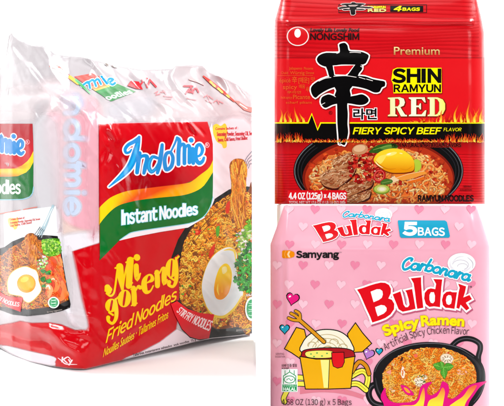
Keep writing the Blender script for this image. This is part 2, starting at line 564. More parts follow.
def depth_left(x, y):
    x = np.asarray(x, float); y = np.asarray(y, float)
    s = (x-CX)/F
    yr = .1704/(.15-.236*s); yl = np.interp(x, LX, LY)
    k = .012
    d = k*np.logaddexp(yr/k, yl/k)
    yt = np.interp(x, [-60, 0, 40, 70, 97, 210, 252], [116, 114, 108, 104, 117, 115, 120])
    r = yt-y
    r = 8*np.logaddexp(0, r/8)
    d = d+.10*(1-np.exp(-r/42))
    yb = np.interp(x, BOTX, BOTY)
    # pillowed faces
    v = np.clip((y-yt)/(yb-yt), 0, 1)
    d = d-.010*np.sin(math.pi*np.clip((x-95)/165, 0, 1))*np.sin(math.pi*v)-.008*np.sin(math.pi*np.clip((x+60)/140, 0, 1))*np.sin(math.pi*v)
    # base folds under
    d = d+.007*np.exp(-np.maximum(yb-y, 0)/7)
    # crumpled film
    top = sstep(135, 95, y)
    low = sstep(300, 325, y)*sstep(98, 78, x)
    sx, sy = (x*.62+y*.78), (-x*.78+y*.62)
    w = .0034*(ridged(sx/46, sy/13, 3)**2)*(.3+top*1.0)
    w = w+.0012*(ridged(sx/17, sy/8, 5)**3)*(.35+top)
    w = w+.0065*ridged(x/60, (y-.22*x)/17, 9)**2*low
    w = w+.0010*vnoise(x/11, y/17, 12)+.0005*vnoise(x/5, y/6, 13)
    # flatter where the inner packets press against the film
    d = d-w
    cs = [(108, 120, 118, 150, 4, .004), (118, 150, 128, 205, 5, .004), (128, 124, 146, 170, 4, -.003), (146, 170, 138, 215, 4, -.003), (112, 140, 100, 175, 4, -.003), (186, 118, 200, 136, 2, .0035), (178, 120, 182, 134, 1.6, -.002), (100, 128, 124, 150, 3, -.0022), (124, 150, 134, 190, 4, -.0026), (116, 126, 121, 140, 1.6, .0015), (138, 126, 131, 160, 5, .0022),
          (186, 124, 196, 138, 2, -.0022), (196, 124, 207, 138, 1.6, -.002), (134, 196, 130, 240, 5, .0024), (150, 200, 146, 270, 7, -.0018),
          (0, 160, 22, 172, 2, -.0016), (14, 175, 28, 190, 2.2, .0016), (96, 240, 112, 330, 5, -.0016), (112, 250, 124, 345, 4, .0018),
          (-20, 330, 30, 334, 4.5, -.004), (20, 323, 78, 341, 5.5, .004), (0, 336, 64, 343, 5, -.005), (44, 330, 90, 364, 5, .0055), (58, 345, 92, 366, 4.4, -.004),
          (30, 330, 60, 350, 5, -.003), (64, 322, 92, 345, 4.6, -.004), (0, 346, 54, 357, 3, .002), (150, 320, 120, 352, 4, -.0018),
          (44, 84, 92, 116, 3, .004), (20, 45, 60, 100, 4, -.004), (92, 80, 140, 122, 3, .0035), (9, 40, 30, 110, 4, .004), (120, 68, 165, 118, 4, -.0035),
          (160, 72, 200, 112, 4, .003), (205, 70, 240, 110, 4, -.003), (0, 96, 60, 92, 4, -.003), (60, 100, 40, 125, 3, .003), (140, 95, 200, 118, 3, .002),
          (62, 230, 66, 320, 3, .0015), (88, 205, 86, 330, 4, -.0015)]
    for c in cs: d = d-crease(x, y, *c)
    return d

def build_left():
    loc = (-.16, 1.08, 0)
    xs = np.concatenate([np.arange(-60, 252, 1.5), [252.0]])
    vs = np.linspace(0, 1, 200)
    X = np.repeat(xs[None, :], len(vs), 0)
    top = np.interp(xs, SILX, SILY)+.7*(vnoise(xs/2.2, xs*0, 4)-.5)*(xs < 60)
    btm = np.interp(xs, BOTX, BOTY)
    Y = btm[None, :]+(top-btm)[None, :]*vs[:, None]
    fa = Facets(depth_left, -62, 20, 268, 384)
    D = fa.depth(X, Y)
    Fp = surf(X, D, Y)
    zmin = float(Fp[:, :, 2].min())
    loc = (-.16, 1.08, zmin)
    # back: same heights, far side of the bundle
    yb = np.interp(Fp[:, :, 0], [-.40, -.17, 0.01], [1.22, 1.31, 1.155])
    t = (Fp[:, :, 2]-.075)/.06
    t = np.clip(t, 0, 1)
    yb = yb+(D+.006-yb)*t
    yb = np.maximum(yb, D+.004)
    Bp = np.stack([Fp[:, :, 0]-.003*(X >= 251.9), yb, Fp[:, :, 2]], -1)
    root = pack_root('noodle_multipack', loc, 'crinkled clear film pack with green-banded red label and fried egg picture on white shelf', 'noodle pack', GROUP)
    K = len(vs)*len(xs)
    flm, _ = film_material('crinkled_clear_film', '#c8c0c4', '#d4cdd0', rough=.22, coat=.25, spec=.2, bump=.35, bscale=55)
    wr = sheet(Fp, Bp, 'wrapper', flm, loc)
    wr.parent = root
    lay = make_lay(fa, loc)
    A = Print(lay=lay, xmax=251.9, alb=.95)
    W, BLK = '#f6f4f6', '#0b0909'
    RED, DRED, YEL, GRN = '#c8000e', '#c4021a', '#fcc800', '#006c24'

    # ---- veiled packet side: pale pink with washed-out blue lettering seen through the film
    A.part('veiled_packet', soft=True)
    A.soft([(44, 104), (70, 98), (98, 108), (100, 170), (99, 228), (78, 231), (62, 228), (52, 180)], '#f7c6d0', 12, .95)
    A.soft([(72, 108), (97, 112), (98, 225), (74, 226)], '#f6b4c2', 8, .75)
    A.soft([(56, 215), (70, 225), (84, 230), (99, 230), (99, 238), (60, 238)], '#f3d9cf', 5, .8)
    A.soft([(60, 236), (99, 232), (99, 246), (64, 256)], '#efeaf0', 5, .9)
    A.soft([(40, 84), (60, 80), (92, 98), (96, 112), (60, 112), (44, 104)], '#f5e4e7', 10, .7)
    A.soft([(62, 96), (78, 94), (84, 106), (66, 110)], '#c9d3ee', 6, .7)
    for p, a in (([(0, 90), (30, 84), (60, 100), (58, 112), (0, 116)], .5), ([(100, 104), (180, 90), (250, 112), (250, 118), (110, 120)], .45), ([(-50, 110), (0, 108), (40, 112), (36, 122), (-50, 122)], .5)):
        A.soft(p, '#f3e6e8', 8, a)
    A.soft([(110, 103), (150, 96), (150, 116), (112, 120)], '#e6e9f2', 10, .4)
    A.soft([(34, 108), (46, 98), (50, 106), (38, 124)], '#cfccd0', 5, .4)
    A.soft([(213, 128), (252, 124), (252, 205), (226, 200), (213, 205)], '#f6eef2', 6, .9)
    A.soft([(34, 124), (58, 124), (60, 205), (36, 205)], '#ece9ee', 8, .6)
    A.soft([(36, 225), (56, 208), (62, 230), (66, 290), (76, 322), (70, 322), (58, 290)], '#ece8ee', 4, .9)
    # lettering turned on its side: d o m i e, read downwards
    def rg(a0=0, a1=360, w=.45): return [(w+w*math.cos(math.radians(t)), .5+.5*math.sin(math.radians(t))) for t in range(a0, a1+1, 30)]
    LT = ((96, 20, [[(.1, .9), (.1, 0)], [(.1, .6), (.4, 1), (.8, .8), (.85, 0)]]), (121, 20, [rg(30, 390, .42), [(.9, 1.75), (.85, .8), (.9, .05)]]), (145, 17, [rg()]),
          (163, 24, [[(.0, 1.0), (.12, 1.5), (.12, 0)], [(.12, .7), (.3, 1.05), (.5, .8), (.5, 0)], [(.5, .7), (.7, 1.05), (.9, .8), (.9, 0)]]),
          (190, 8, [[(.3, 1), (.3, 0)], [(.35, 1.5), (.35, 1.56)]]), (198, 17, [[(.05, .5), (.85, .55), (.75, .95), (.4, 1.05), (.05, .6), (.15, .1), (.5, -.05), (.9, .2)]]))
    JB = [[(65.5+vv*12.5, y0+u*w_) for u, vv in st] for y0, w_, ss in LT for st in ss]
    for st in JB: A.stroke(st, 7.4, (*lin('#e9dfea'), .55))
    for st in JB: A.stroke(st, 5.8, (*lin('#dcdcec'), .6))
    for st in JB: A.stroke(st, 4.2, '#c6d2e8')
    A.soft([(84, 112), (99, 112), (99, 226), (88, 226)], '#f6bcc8', 9, .55)
    A.soft([(60, 96), (74, 96), (70, 150), (64, 222), (58, 222)], '#f6e4e8', 7, .45)

    # ---- red field that wraps round the lower corner
    btmR = [(x, bot(x)-.4) for x in range(120, 84, -5)]
    btmL = [(x, bot(x)-.4) for x in range(80, 52, -4)]
    A.part('red_printing', soft=True, z=.30)
    stripe = [(53.6, 356.6), (40, 353.5), (26, 350), (14, 347), (4, 345.5)]
    red = [(72, 251.5), (99.5, 243), (120, 239), (135.6, 236.4), (160, 232), (187, 227.5), (190, 250), (190, 300), (178, 318), (176, 330), (165, 340.5), (150, 347.5), (138, 353.5), (126, 357.8), (121, 360.6)]+btmR+btmL+[(54.6, 364)]+stripe+[(-20, 341), (-55, 335), (-55, 318), (-20, 322), (0, 325), (12, 323), (20, 321), (32, 323), (50, 322.5), (61.5, 324.5), (75, 330), (86, 329.5), (88, 326), (86.5, 318), (81.5, 300), (77.5, 280)]
    A.soft(red, RED, 1.8, 1.0, smooth=False)
    A.soft([(2, 347), (6, 345.8), (14, 347.6), (30, 351.5), (54, 357), (55, 362), (53, bot(53)-1), (30, bot(30)-1), (14, bot(14)-1)], '#f1dfe6', 1.2, 1)
    A.soft([(66, 250), (72, 252), (82, 300), (88, 327), (80, 328), (70, 322), (72, 290)], '#f4e9ee', 4, .55)
    # fine print in the white strip
    A.part('clear_margin', soft=True)
    A.soft([(124, 358.5), (140, 352.5), (160, 342), (177, 329), (190, 336), (206, 338), (200, 340), (186, 344), (140, 355.5)], '#efe2e8', 1.5, 1, smooth=False)
    A.part('small_print', key='tiny1')
    A.text('Tallarines instantaneos salteados  wok noodles  75 g', quad((133, 356.5), (196, 340.5), (195.5, 338.6), (132.6, 354)), '#41262c', bold=.02)
    A.part('printed_mark')
    A.text('Ky', quad((61.5, 362), (73, 364), (72.5, 358), (62, 357)), '#f6dfe4', bold=.03)
    A.stroke([(58, 358), (62, 361), (66, 364), (77, 364.5)], [.6, 1, 1.2, .5], '#f6dfe4')
    A.stroke([(62, 360), (68, 357), (72, 362)], [.6, 1, .5], '#f6dfe4')

    # ---- right-hand bowl
    A.part('bowl_picture', z=.34)
    panp = [(213, 200), (219, 196), (229, 189.5), (238, 187), (246, 186.2), (252, 187), (252, 333), (239, 335.2), (212, 337.8), (200, 340.5), (190, 338), (182, 330), (176, 318), (172, 305), (171, 290), (170.5, 270), (171.5, 257), (178, 239.5), (187, 225), (200, 211)]
    # red shows between pan and lettering
    A.poly([p for p in panp], BLK)
    A.poly([(168, 262), (178.5, 254), (179, 300), (170, 302)], RED)
    nd = [(183, 246), (186, 238), (191, 229), (199, 219), (209, 208.5), (216, 203), (222, 199), (230, 194), (247, 192), (252, 191), (252, 326), (238, 327), (222, 329), (212, 327), (196, 312), (183, 305), (179.5, 295), (179, 270)]
    A.poly(nd, '#7c3f10', smooth=True)
    pal = ['#f0a42e', '#e08c1e', '#f6b848', '#cc6e14', '#e89426', '#d67e1c', '#b05a10', '#f2ae3a']
    ins = inpoly(smooth_loop(nd))
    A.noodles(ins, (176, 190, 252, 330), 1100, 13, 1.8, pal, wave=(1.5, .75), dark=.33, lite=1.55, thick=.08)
    A.stroke([(184, 250), (198, 232), (214, 214), (232, 201)], [.4, .7, .7, .4], '#5a3212')
    A.stroke([(185.5, 253), (200, 235), (214, 219)], [.4, .7, .4], '#5a3212')
    A.flecks(ins, (180, 195, 250, 325), 34, 1.5, ['#d7260f', '#e5491b', '#c41b0c'])
    A.flecks(ins, (180, 195, 250, 325), 26, 1.3, ['#3f9a22', '#6cb52c', '#2c7d1c'])
    A.ell(197.5, 232.5, 3, 2.6, '#c6240f'); A.ell(197, 232, 1.4, 1.2, '#e8643a')
    A.poly([(226, 205), (230, 201), (229, 212), (226, 213)], '#dc3416', smooth=True)
    A.poly([(216, 228), (219.5, 226), (219, 235), (216.5, 236)], '#4fa32a', smooth=True)
    A.poly([(210, 250), (215, 244), (213, 256), (209, 258)], '#d5250f', smooth=True)
    # noodles lifted by the fork
    colp = [(229.5, 166), (233, 160), (238, 158.5), (244, 160), (247, 166), (246, 185), (245.5, 205), (246, 222), (241, 229), (234, 222), (230.5, 205), (231.5, 185)]
    A.poly(colp, '#9a5413', smooth=True)
    A.noodles(inpoly(smooth_loop(colp)), (228, 158, 248, 229), 150, 36, 1.5, pal, wave=(.25, .3), dirs=lambda x, y: math.pi/2+(rng.random() < .5)*math.pi, dark=.45, lite=1.45)
    # fork
    A.part('fork_picture', parent='bowl_picture')
    for k in range(4):
        A.stroke([(244.5+k*1.3, 161.5+k*2.2), (247+k*.9, 157+k*2.3), (252, 151+k*4.2)], .9, '#7c8794', smooth=False)
        A.stroke([(244.2+k*1.3, 161+k*2.2), (246.7+k*.9, 156.5+k*2.3), (251.8, 150.5+k*4.2)], .35, '#e8edf2', smooth=False)
    # vegetables
    A.part('vegetable_picture', parent='bowl_picture')
    A.poly([(240, 233), (246, 229), (252, 231), (252, 262), (247, 262), (240, 250)], '#7ba73a', smooth=True)
    A.poly([(248.5, 238), (252, 232), (252, 262), (249, 258)], '#e0421a')
    A.flecks(inpoly([(236, 232), (252, 224), (252, 262), (240, 262)]), (236, 224, 252, 262), 110, 2.1, ['#7fc02e', '#a6d650', '#4e9a25', '#f3f0ec', '#f4d6e2', '#dbeab0'], thick=.03)
    A.flecks(inpoly([(246, 222), (252, 218), (252, 230), (245, 230)]), (244, 217, 252, 232), 30, 2.2, ['#5fae28', '#86c93c'])
    # egg
    A.part('fried_egg_picture', parent='bowl_picture')
    egg = [(227, 247.4), (220, 250.5), (214.6, 254.8), (209, 262), (204.8, 272), (202, 284), (202.5, 294), (205, 302), (208, 309), (213, 315), (222, 317.6), (228, 314), (234.3, 309), (239, 302), (243, 294), (241, 287), (236.5, 277), (235.5, 266), (236.8, 255), (233, 248.6)]
    A.poly([(222+(x-222)*1.04, 283+(y-283)*1.03) for x, y in egg], '#e9b72c', smooth=True)
    A.poly(egg, lambda p: mixc('#ffffff', '#d9e2e6', min(1, max(0, (abs(p[0]-222)+abs(p[1]-283)*.4-10)/22))), smooth=True)
    A.poly([(220, 254), (231, 250), (235, 262), (238, 288), (232, 304), (224, 311), (229, 300), (234, 284), (231, 264), (226, 256)], '#e3eaee', smooth=True)
    def yk(p): return mixc('#ffda20', '#f7960e', min(1, max(0, (p[1]-272)/20)))
    yo = [(225, 263.5), (229.5, 266), (232, 274), (231, 285), (228, 294), (222, 299.5), (216, 298), (214, 290), (215.5, 279), (219.5, 268)]
    A.poly(yo, yk, smooth=True)
    A.stroke([(218, 284), (217.5, 290), (219, 295)], [.5, 1.6, .5], '#ffe14a')
    A.stroke([(222, 283), (222, 292)], [.5, 1.8, ], '#ffb21e')
    A.poly([(222, 268), (226, 266.5), (227, 271), (223, 274)], '#fff0a0', smooth=True)
    A.stroke([(206, 306), (212, 314.6), (222, 317), (229, 313.4), (236, 306), (241.6, 296)], [.6, 2, 2.6, 2.2, 1.8, .8], '#f2cf3a'); A.stroke([(224, 250.4), (230, 249.4), (234.6, 252), (235.6, 262)], [.6, 2, 2, .6], '#f6d648')
    # parsley
    A.part('parsley_picture', parent='bowl_picture')
    A.leaves(((240, 262, 6), (246, 254, 6.5), (250, 264, 6.5), (243, 272, 6), (238, 281, 5.5), (246, 281, 7), (251, 274, 5), (242, 288, 4), (249, 289, 4.5), (251, 246, 5)), 1.0, ['#1d7a1a', '#2b9424', '#16661a', '#3aa82b'], 8)
    A.flecks(inpoly([(234, 256), (252, 248), (252, 290), (240, 291), (235, 280)]), (234, 248, 252, 291), 60, .8, ['#0e5214', '#49b83a', '#2a8a20', '#7bd05a'])
    # halal badge on the right
    def halal(cx, cy, rx, ry, sq=False):
        A.ell(cx, cy, rx, ry, '#eef5f0', n=24)
        A.ell(cx, cy, rx*.76, ry*.8, '#2f9e60', n=24)
        for k in range(5):
            y = cy-ry*.5+k*ry*.25
            A.stroke([(cx-rx*.45, y), (cx-rx*.1, y+rx*.1*(-1)**k), (cx+rx*.45, y-rx*.06)], rx*.1, '#bfe6cf')
    A.part('halal_mark')
    halal(251.5, 309, 6.5, 12)
    A.part('small_print', key='tiny2')
    A.text('SERVING SUGGESTION', quad((236, 331.5), (252, 329.5), (252, 327.8), (236, 329.6)), '#c9c2bc')
    A.text('HALAL', quad((246, 296.5), (254, 295.5), (254, 293), (246, 294)), '#e8e8e8', bold=.02)
    # ribbon
    A.part('red_ribbon')
    rib = [(171, 304), (177, 301), (188, 309), (200, 313), (214.3, 314.5), (211.5, 327), (209, 338.3), (199, 339.4), (190, 336.8), (182, 329), (175, 315)]
    A.poly(rib, lambda p: mixc('#f00b22', '#c9081c', (p[1]-302)/40))
    A.text('STIR FRY NOODLES', along([(176.4, 311.5), (183, 317.5), (192, 323), (200, 327), (209, 331)], [6.5, 10.5]), '#ffe9ea', bold=.012, sans=True)

    # ---- packet panel at right edge: sachets note
    A.part('sachet_note', z=.34)
    A.poly(zm(204, 115, 4.77, [(45, 50), (62, 42), (80, 52), (98, 40), (108, 52), (112, 80), (108, 120), (108, 152), (92, 158), (84, 140), (62, 128), (48, 100), (42, 75)]), '#fbd23a', smooth=True)
    A.text('Contains Sachets of :', quad((215.5, 130), (238, 129), (238, 126.6), (215.5, 127.6)), '#d21c31', bold=.03)
    A.text('Seasoning Powder, Seasoning Oil, Sweet Soy', quad((217, 136), (259, 135), (259, 131), (217, 132)), '#d8283c', bold=.02)
    A.text('Sauce, Chili Sauce, Fried Shallot', quad((218, 141.5), (247.5, 139.5), (247.5, 136.2), (218, 138)), '#d8283c', bold=.02)

    # ---- main label
    A.part('name_label', z=.62)
    lab = [(98.7, 123.9), (120, 123.2), (160, 122.6), (207.5, 121.8), (209.5, 128), (211.5, 136), (212.8, 144), (213, 165), (213, 187), (212.6, 197), (211, 204), (208, 211), (203, 217), (196, 221), (187, 223.6), (160, 227.6), (134, 231.7), (127, 235), (119.8, 240), (110, 250), (99.5, 260.5)]
    A.poly([(101, 243), (120, 238.5), (127, 233), (187, 222), (203, 215.5), (205, 217.5), (188, 227.6), (160, 232), (135.6, 236.8), (120, 240.5)], '#f4eef2')
    A.poly([(212, 122.5), (214.2, 144), (214.4, 200), (211, 208), (209, 130)], '#ece6ec')
    A.poly(lab, lambda p: GRN)
    top = [(98.7, 123.9), (120, 123.2), (160, 122.6), (207.5, 121.8), (209.5, 128), (211.5, 136), (212.8, 144), (213, 160)]
    ybT = [(213, 160), (209, 168), (200, 175), (193, 180.5), (185, 183.5), (152.5, 187.5), (127.5, 191), (112.5, 196.5), (105, 202), (99, 208)]
    ybB = [(99, 225), (103, 219.5), (109.8, 212), (116, 207), (124, 203.5), (139.6, 200), (160, 197.6), (182, 195.4), (195, 191.5), (204, 185.5), (213, 172)]
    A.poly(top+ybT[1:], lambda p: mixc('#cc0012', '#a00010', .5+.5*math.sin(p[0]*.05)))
    def yc(p):
        t = 1-min(1, abs(p[0]-160)/48)
        return mixc('#ffd400', '#f0561a', max(0, min(1, t*1.35)))
    V = [ybT[0], (213, 165)]+[]
    n = 30
    import bisect
    TT = smooth_line(ybT[::-1], 4); BB = smooth_line(ybB, 4)
    def at(P, u):
        i = min(int(u*(len(P)-1)), len(P)-2); f = u*(len(P)-1)-i
        return tuple(P[i][k]+(P[i+1][k]-P[i][k])*f for k in (0, 1))
    A.grid(lambda u, v: tuple(at(TT, u)[k]*(1-v)+at(BB, u)[k]*v for k in (0, 1)), n, 3, lambda u, v: yc((at(TT, u)[0], 0)))
    A.stroke([(119.8, 240), (127, 235), (134, 231.9), (160, 227.8), (187, 223.8), (196, 221.2), (203, 217.2), (208, 211.2), (211.3, 204), (213, 197)], .8, '#8fd4e4')
    A.stroke([(99, 124.3), (99.6, 170), (99.7, 258)], .5, '#8e0016')
    A.stroke([(100, 123.5), (160, 122.3), (207.5, 121.5)], .6, '#f3a6b4')

    # lettering of the logo
    A.part('logo_lettering', parent='name_label')
    S = 6.77
    St = []
    def z1(p): return zm(104, 130, S, p)
    def z2(p): return zm(154, 130, S, p)
    def ws(a): return [x/S for x in a]
    St.append((z1([(238, 48), (228, 95), (214, 150), (196, 205), (172, 252), (130, 300), (80, 345), (34, 384)]), ws([20, 34, 44, 46, 44, 34, 20, 8])))
    St.append((z1([(236, 50), (205, 78), (165, 100), (143, 130), (150, 154), (172, 150), (186, 132)]), ws([16, 26, 24, 22, 18, 16, 10])))
    St.append((z1([(240, 158), (232, 220), (224, 288)]), ws([30, 30, 26])))
    St.append((z1([(232, 215), (252, 180), (285, 176), (292, 200), (280, 250), (270, 292)]), ws([14, 20, 26, 30, 30, 22])))
    St.append((z1([(362, 190), (330, 182), (308, 215), (304, 255), (322, 282), (350, 262), (368, 225)]), ws([20, 22, 26, 28, 26, 20, 14])))
    St.append((z1([(394, 100), (386, 170), (374, 240), (362, 290)]), ws([22, 30, 30, 22])))
    St.append((z2([(112, 150), (84, 160), (72, 205), (80, 262), (102, 262), (122, 235), (128, 185), (112, 150)]), ws([22, 24, 26, 28, 26, 26, 24, 22])))
    St.append((z2([(118, 140), (142, 90), (156, 52)]), ws([12, 14, 16])))
    St.append((z2([(156, 52), (172, 75), (166, 150), (166, 232)]), ws([18, 28, 28, 26])))
    St.append((z2([(170, 130), (190, 96), (206, 108), (206, 160), (206, 226)]), ws([12, 20, 26, 26, 26])))
    St.append((z2([(210, 130), (226, 104), (240, 115), (240, 165), (240, 220)]), ws([12, 18, 26, 26, 26])))
    St.append((z2([(262, 128), (262, 180), (266, 224)]), ws([28, 28, 26])))
    St.append((z2([(251, 68), (253, 70)]), ws([32, 32])))
    St.append((z2([(290, 182), (318, 165), (328, 130), (312, 100), (292, 108), (282, 150), (286, 200), (306, 224), (328, 212), (338, 188)]), ws([14, 20, 24, 22, 24, 28, 28, 28, 24, 18])))
    for p, w in St: A.stroke(p, [a+2.7 for a in w], '#f5f6fa')
    for p, w in St: A.stroke(p, w, '#1192dc')
    for p, w in (St[0], St[4]): A.stroke(p[1:-1], [a*.4 for a in w[1:-1]], '#1fb0ee')
    A.ring(*z2([(360, 102)])[0], 2, 2.5, .5, '#f3c6cf'); A.text('R', box(206.1, 208.2, 146.4, 143.6), '#f3c6cf', bold=.02)
    # green band wording
    A.part('label_wording', parent='name_label')
    A.text('Instant Noodles', quad((121.9, 224.6), (197.4, 214.2), (197.4, 203.4), (121.9, 210.4)), '#ffffff', bold=.022, outline='#7fd8ea', ow=.03, sans=True, space=.8)

    # ---- yellow wording
    A.part('yellow_wording', z=.40)
    def g(ss):
        for p, w in ss: A.stroke(p, [a*1.12+.9 for a in w], '#c9480c')
        for p, w in ss: A.stroke(p, [a*1.12+.2 for a in w], '#ffd000')
    q = lambda pts: zm(100, 255, 8.12, pts)
    e = lambda pts: zm(135, 255, 8.12, pts)
    u8 = lambda a: [x/8.12 for x in a]
    G = []
    G.append((q([(60, 262), (68, 286), (70, 296)]), u8([40, 56, 40])))
    G.append((q([(52, 312), (85, 332), (112, 310), (126, 240), (140, 130), (150, 100)]), u8([10, 14, 12, 12, 12, 10])))
    G.append((q([(124, 106), (160, 95)]), u8([10, 12])))
    G.append((q([(160, 95), (168, 180), (182, 280)]), u8([50, 46, 18])))
    G.append((q([(184, 280), (200, 170), (226, 60)]), u8([10, 12, 14])))
    G.append((q([(246, 42), (240, 140), (234, 250)]), u8([48, 46, 44])))
    G.append((q([(230, 250), (262, 226)]), u8([14, 10]))); G.append((q([(212, 60), (270, 28)]), u8([10, 12])))
    G.append((q([(294, 88), (296, 150), (304, 190), (328, 150)]), u8([34, 36, 30, 8])))
    G.append((q([(280, 100), (300, 84)]), u8([10, 8])))
    G.append((q([(300, 18), (301, 22)]), u8([44, 44])))
    # goreng
    def ringp(cx, cy, rx, ry, w, rot):
        P = []; Wd = []
        for i in range(17):
            a = 2*math.pi*i/16
            P.append(rotp(cx, cy, rx*math.cos(a), ry*math.sin(a), rot)); Wd.append(.7+(w-.7)*abs(math.cos(a))**1.5)
        return (P, Wd)
    G.append(ringp(111.3, 305.5, 3.6, 6.2, 4.2, 10)); G.append(([(115.5, 299), (116.3, 309), (116, 318), (112.5, 323.4), (108.5, 321), (108.2, 317.5)], [1.4, 3.4, 3, 2.2, 2.6, 3.4])); G.append(([(115, 300), (119, 296.5)], [1, 1.6]))
    G.append(ringp(124.4, 298.5, 3.9, 8.2, 4.6, 8))
    G.append(([(133.5, 288), (134.2, 296), (134.2, 304)], [4, 4.4, 4.2])); G.append(([(131, 289.5), (134, 287.6)], [1, 1])); G.append(([(131.5, 305.5), (137, 303.2)], [1, 1])); G.append(([(135.5, 291), (138, 286.5), (140, 287.5)], [1.2, 2, 3.6]))
    G.append((e([(70, 238), (105, 222), (140, 200), (132, 166), (105, 165), (78, 205), (75, 262), (92, 300), (125, 292), (148, 250)]), u8([8, 9, 26, 16, 12, 34, 40, 30, 12, 8])))
    G.append((e([(178, 140), (182, 200), (182, 250)]), u8([34, 36, 34]))); G.append((e([(160, 150), (180, 132)]), u8([8, 8])))
    G.append((e([(198, 150), (220, 110), (238, 118), (236, 180), (240, 225), (262, 200)]), u8([8, 14, 32, 36, 30, 8])))
    G.append(ringp(171.3, 268.2, 3.4, 9, 4.2, 4)); G.append(([(176, 258), (176.4, 270), (176, 281), (173, 286.6), (169, 285), (169.2, 282)], [1.6, 3.6, 3.2, 2.2, 2.6, 3.4])); G.append(([(175.5, 260), (178.6, 256.5)], [1, 1.6]))
    G.append(([(109, 312.5), (113, 315)], [1.4, 1.6])); G.append(([(170, 277.5), (174, 280)], [1.4, 1.6]))
    g(G)
    A.text('Fried Noodles', quad((105.8, 343), (176.3, 299.5), (176.8, 287.6), (108, 330)), '#ffcf08', bold=.014, shear=.12, sans=True, space=.8)
    A.text('Nouilles Sautées · Tallarines Fritos', quad((103, 357.2), (168, 318), (168.5, 309.5), (104.5, 348.5)), '#ffcf08', bold=.006, shear=.1)

    # ---- left face: inner packet seen side-on
    A.part('side_label', z=.34)
    sl = [(-50, 124), (0, 123.7), (32.5, 123.7), (33.2, 140), (33.4, 165), (33.2, 186), (32, 193), (29, 196.5), (22.5, 198.7), (10, 199.2), (0, 199.2), (-50, 200)]
    A.poly(sl, GRN)
    A.poly([(-50, 124), (0, 123.7), (32.5, 123.7), (33.2, 140), (33.4, 151), (30.5, 157), (27.5, 161), (22, 165.5), (15, 168.3), (0, 168.7), (-50, 170)], lambda p: mixc('#cf0a20', '#a80418', .5+.5*math.sin(p[1]*.11)))
    A.poly([(-50, 170), (0, 168.7), (10, 168.6), (15, 168.3), (22, 165.5), (27.5, 161), (30.5, 157), (33.4, 151), (33.4, 162), (30, 168.5), (26, 172.5), (17.5, 176.2), (8, 176.6), (0, 176.6), (-50, 178)], lambda p: mixc('#f2641c', '#ffd208', sstep(12, 27, p[0])))
    A.stroke([(33.6, 187), (32.4, 193.4), (29.3, 197), (22.5, 199.2), (10, 199.7), (0, 199.7)], .8, '#8fd0e2')
    A.part('side_logo_lettering', parent='side_label')
    o = lambda pts: zm(0, 110, 4, pts)
    SS = [(o([(-10, 125), (4, 105), (8, 130), (8, 165)]), [4, 3.4, 4.2, 4]), (o([(8, 140), (18, 118), (27, 128), (27, 168)]), [2, 3, 4.2, 4]), (o([(28, 140), (35, 122), (42, 130), (42, 170)]), [2, 3, 4, 4]),
          (o([(56, 132), (57, 170)]), [4.4, 4.2]), (o([(54, 105), (55, 106)]), [4.6, 4.6]), (o([(72, 158), (88, 148), (90, 130), (80, 122), (70, 140), (72, 165), (84, 176), (94, 168)]), [2, 3, 3.4, 3, 4, 4.2, 3.6, 2.6])]
    for p, w in SS: A.stroke(p, [a+2 for a in w], '#e9f1fa')
    for p, w in SS: A.stroke(p, w, '#1b86cf')
    A.ring(27.6, 142, 2, 2.2, .45, '#e9a9b4'); A.text('R', box(26.7, 28.6, 143.4, 140.7), '#e9a9b4', bold=.02)
    A.text('Noodles', quad((-16.5, 193.6), (20.3, 193.6), (20.3, 181), (-16.5, 181)), '#eefaf4', bold=.025, sans=True, space=.8)

    A.part('side_note', z=.6)
    A.stroke([(-20, 218), (0, 213.8), (12, 211.6), (20, 210.2)], .9, '#e07a6a'); A.stroke([(23.5, 209.6), (30, 208.2), (37, 207)], .8, '#e07a6a')
    A.poly(zm(0, 205, 6.77, [(52, 100), (70, 86), (100, 92), (122, 84), (122, 130), (112, 160), (96, 166), (88, 152), (66, 146)]), '#fad56a', smooth=True)
    A.text('Contains Sachets of :', quad((9.5, 220.5), (25, 218.5), (25, 216.6), (9.5, 218.6)), '#e04a3c', bold=.03)
    A.text('Seasoning Powder, Seasoning Oil, Sweet', quad((10, 223.8), (40, 219.8), (40, 217.8), (10, 221.8)), '#e04a3c', bold=.02)
    A.text('Soy Sauce, Chili Sauce', quad((10.3, 226.8), (31.5, 223.4), (31.5, 221.2), (10.3, 224.6)), '#e04a3c', bold=.02)

    A.part('side_bowl_picture', z=.36)
    pan = [(-50, 262), (-20, 252), (-5, 250), (4.4, 247), (12, 241.5), (22, 237.5), (33, 235.4), (44, 235), (57.6, 236), (61, 250), (65, 275), (68.5, 295), (70.6, 304), (70, 308), (60, 311.5), (44.6, 314.5), (26.8, 316.2), (12, 314.5), (0, 310), (-50, 308)]
    A.poly([(3.6, 214), (8, 212), (56, 206), (58, 236), (30, 238), (4.4, 249)], '#eef0f4')
    A.poly(pan, '#141010')
    nd = [(-50, 268), (-4, 258), (3, 254.5), (9, 248.5), (18, 243.5), (24, 240), (40, 240), (57, 240), (61, 256), (66, 285), (69, 300), (60, 304), (44, 308), (30, 309.5), (22, 309), (-50, 302)]
    A.poly(nd, '#7a3a10')
    ins = inpoly(nd)
    pal2 = ['#d98326', '#cb6d1a', '#e69a3c', '#b85c17', '#dd7a1c', '#c4641c']
    A.noodles(ins, (-50, 240, 70, 310), 1300, 9, 1.15, pal2, wave=(1.5, 1.0), dark=.34, lite=1.4, thick=.07)
    A.flecks(ins, (0, 245, 60, 308), 26, 1.1, ['#d7260f', '#e5491b']); A.flecks(ins, (0, 245, 60, 308), 20, 1, ['#3f9a22', '#6cb52c'])
    # prawns and tomato on the right
    pr = inpoly([(44, 262), (52, 256), (60.5, 254), (64, 275), (69, 298), (58, 302), (50, 300), (44, 292), (48, 275)])
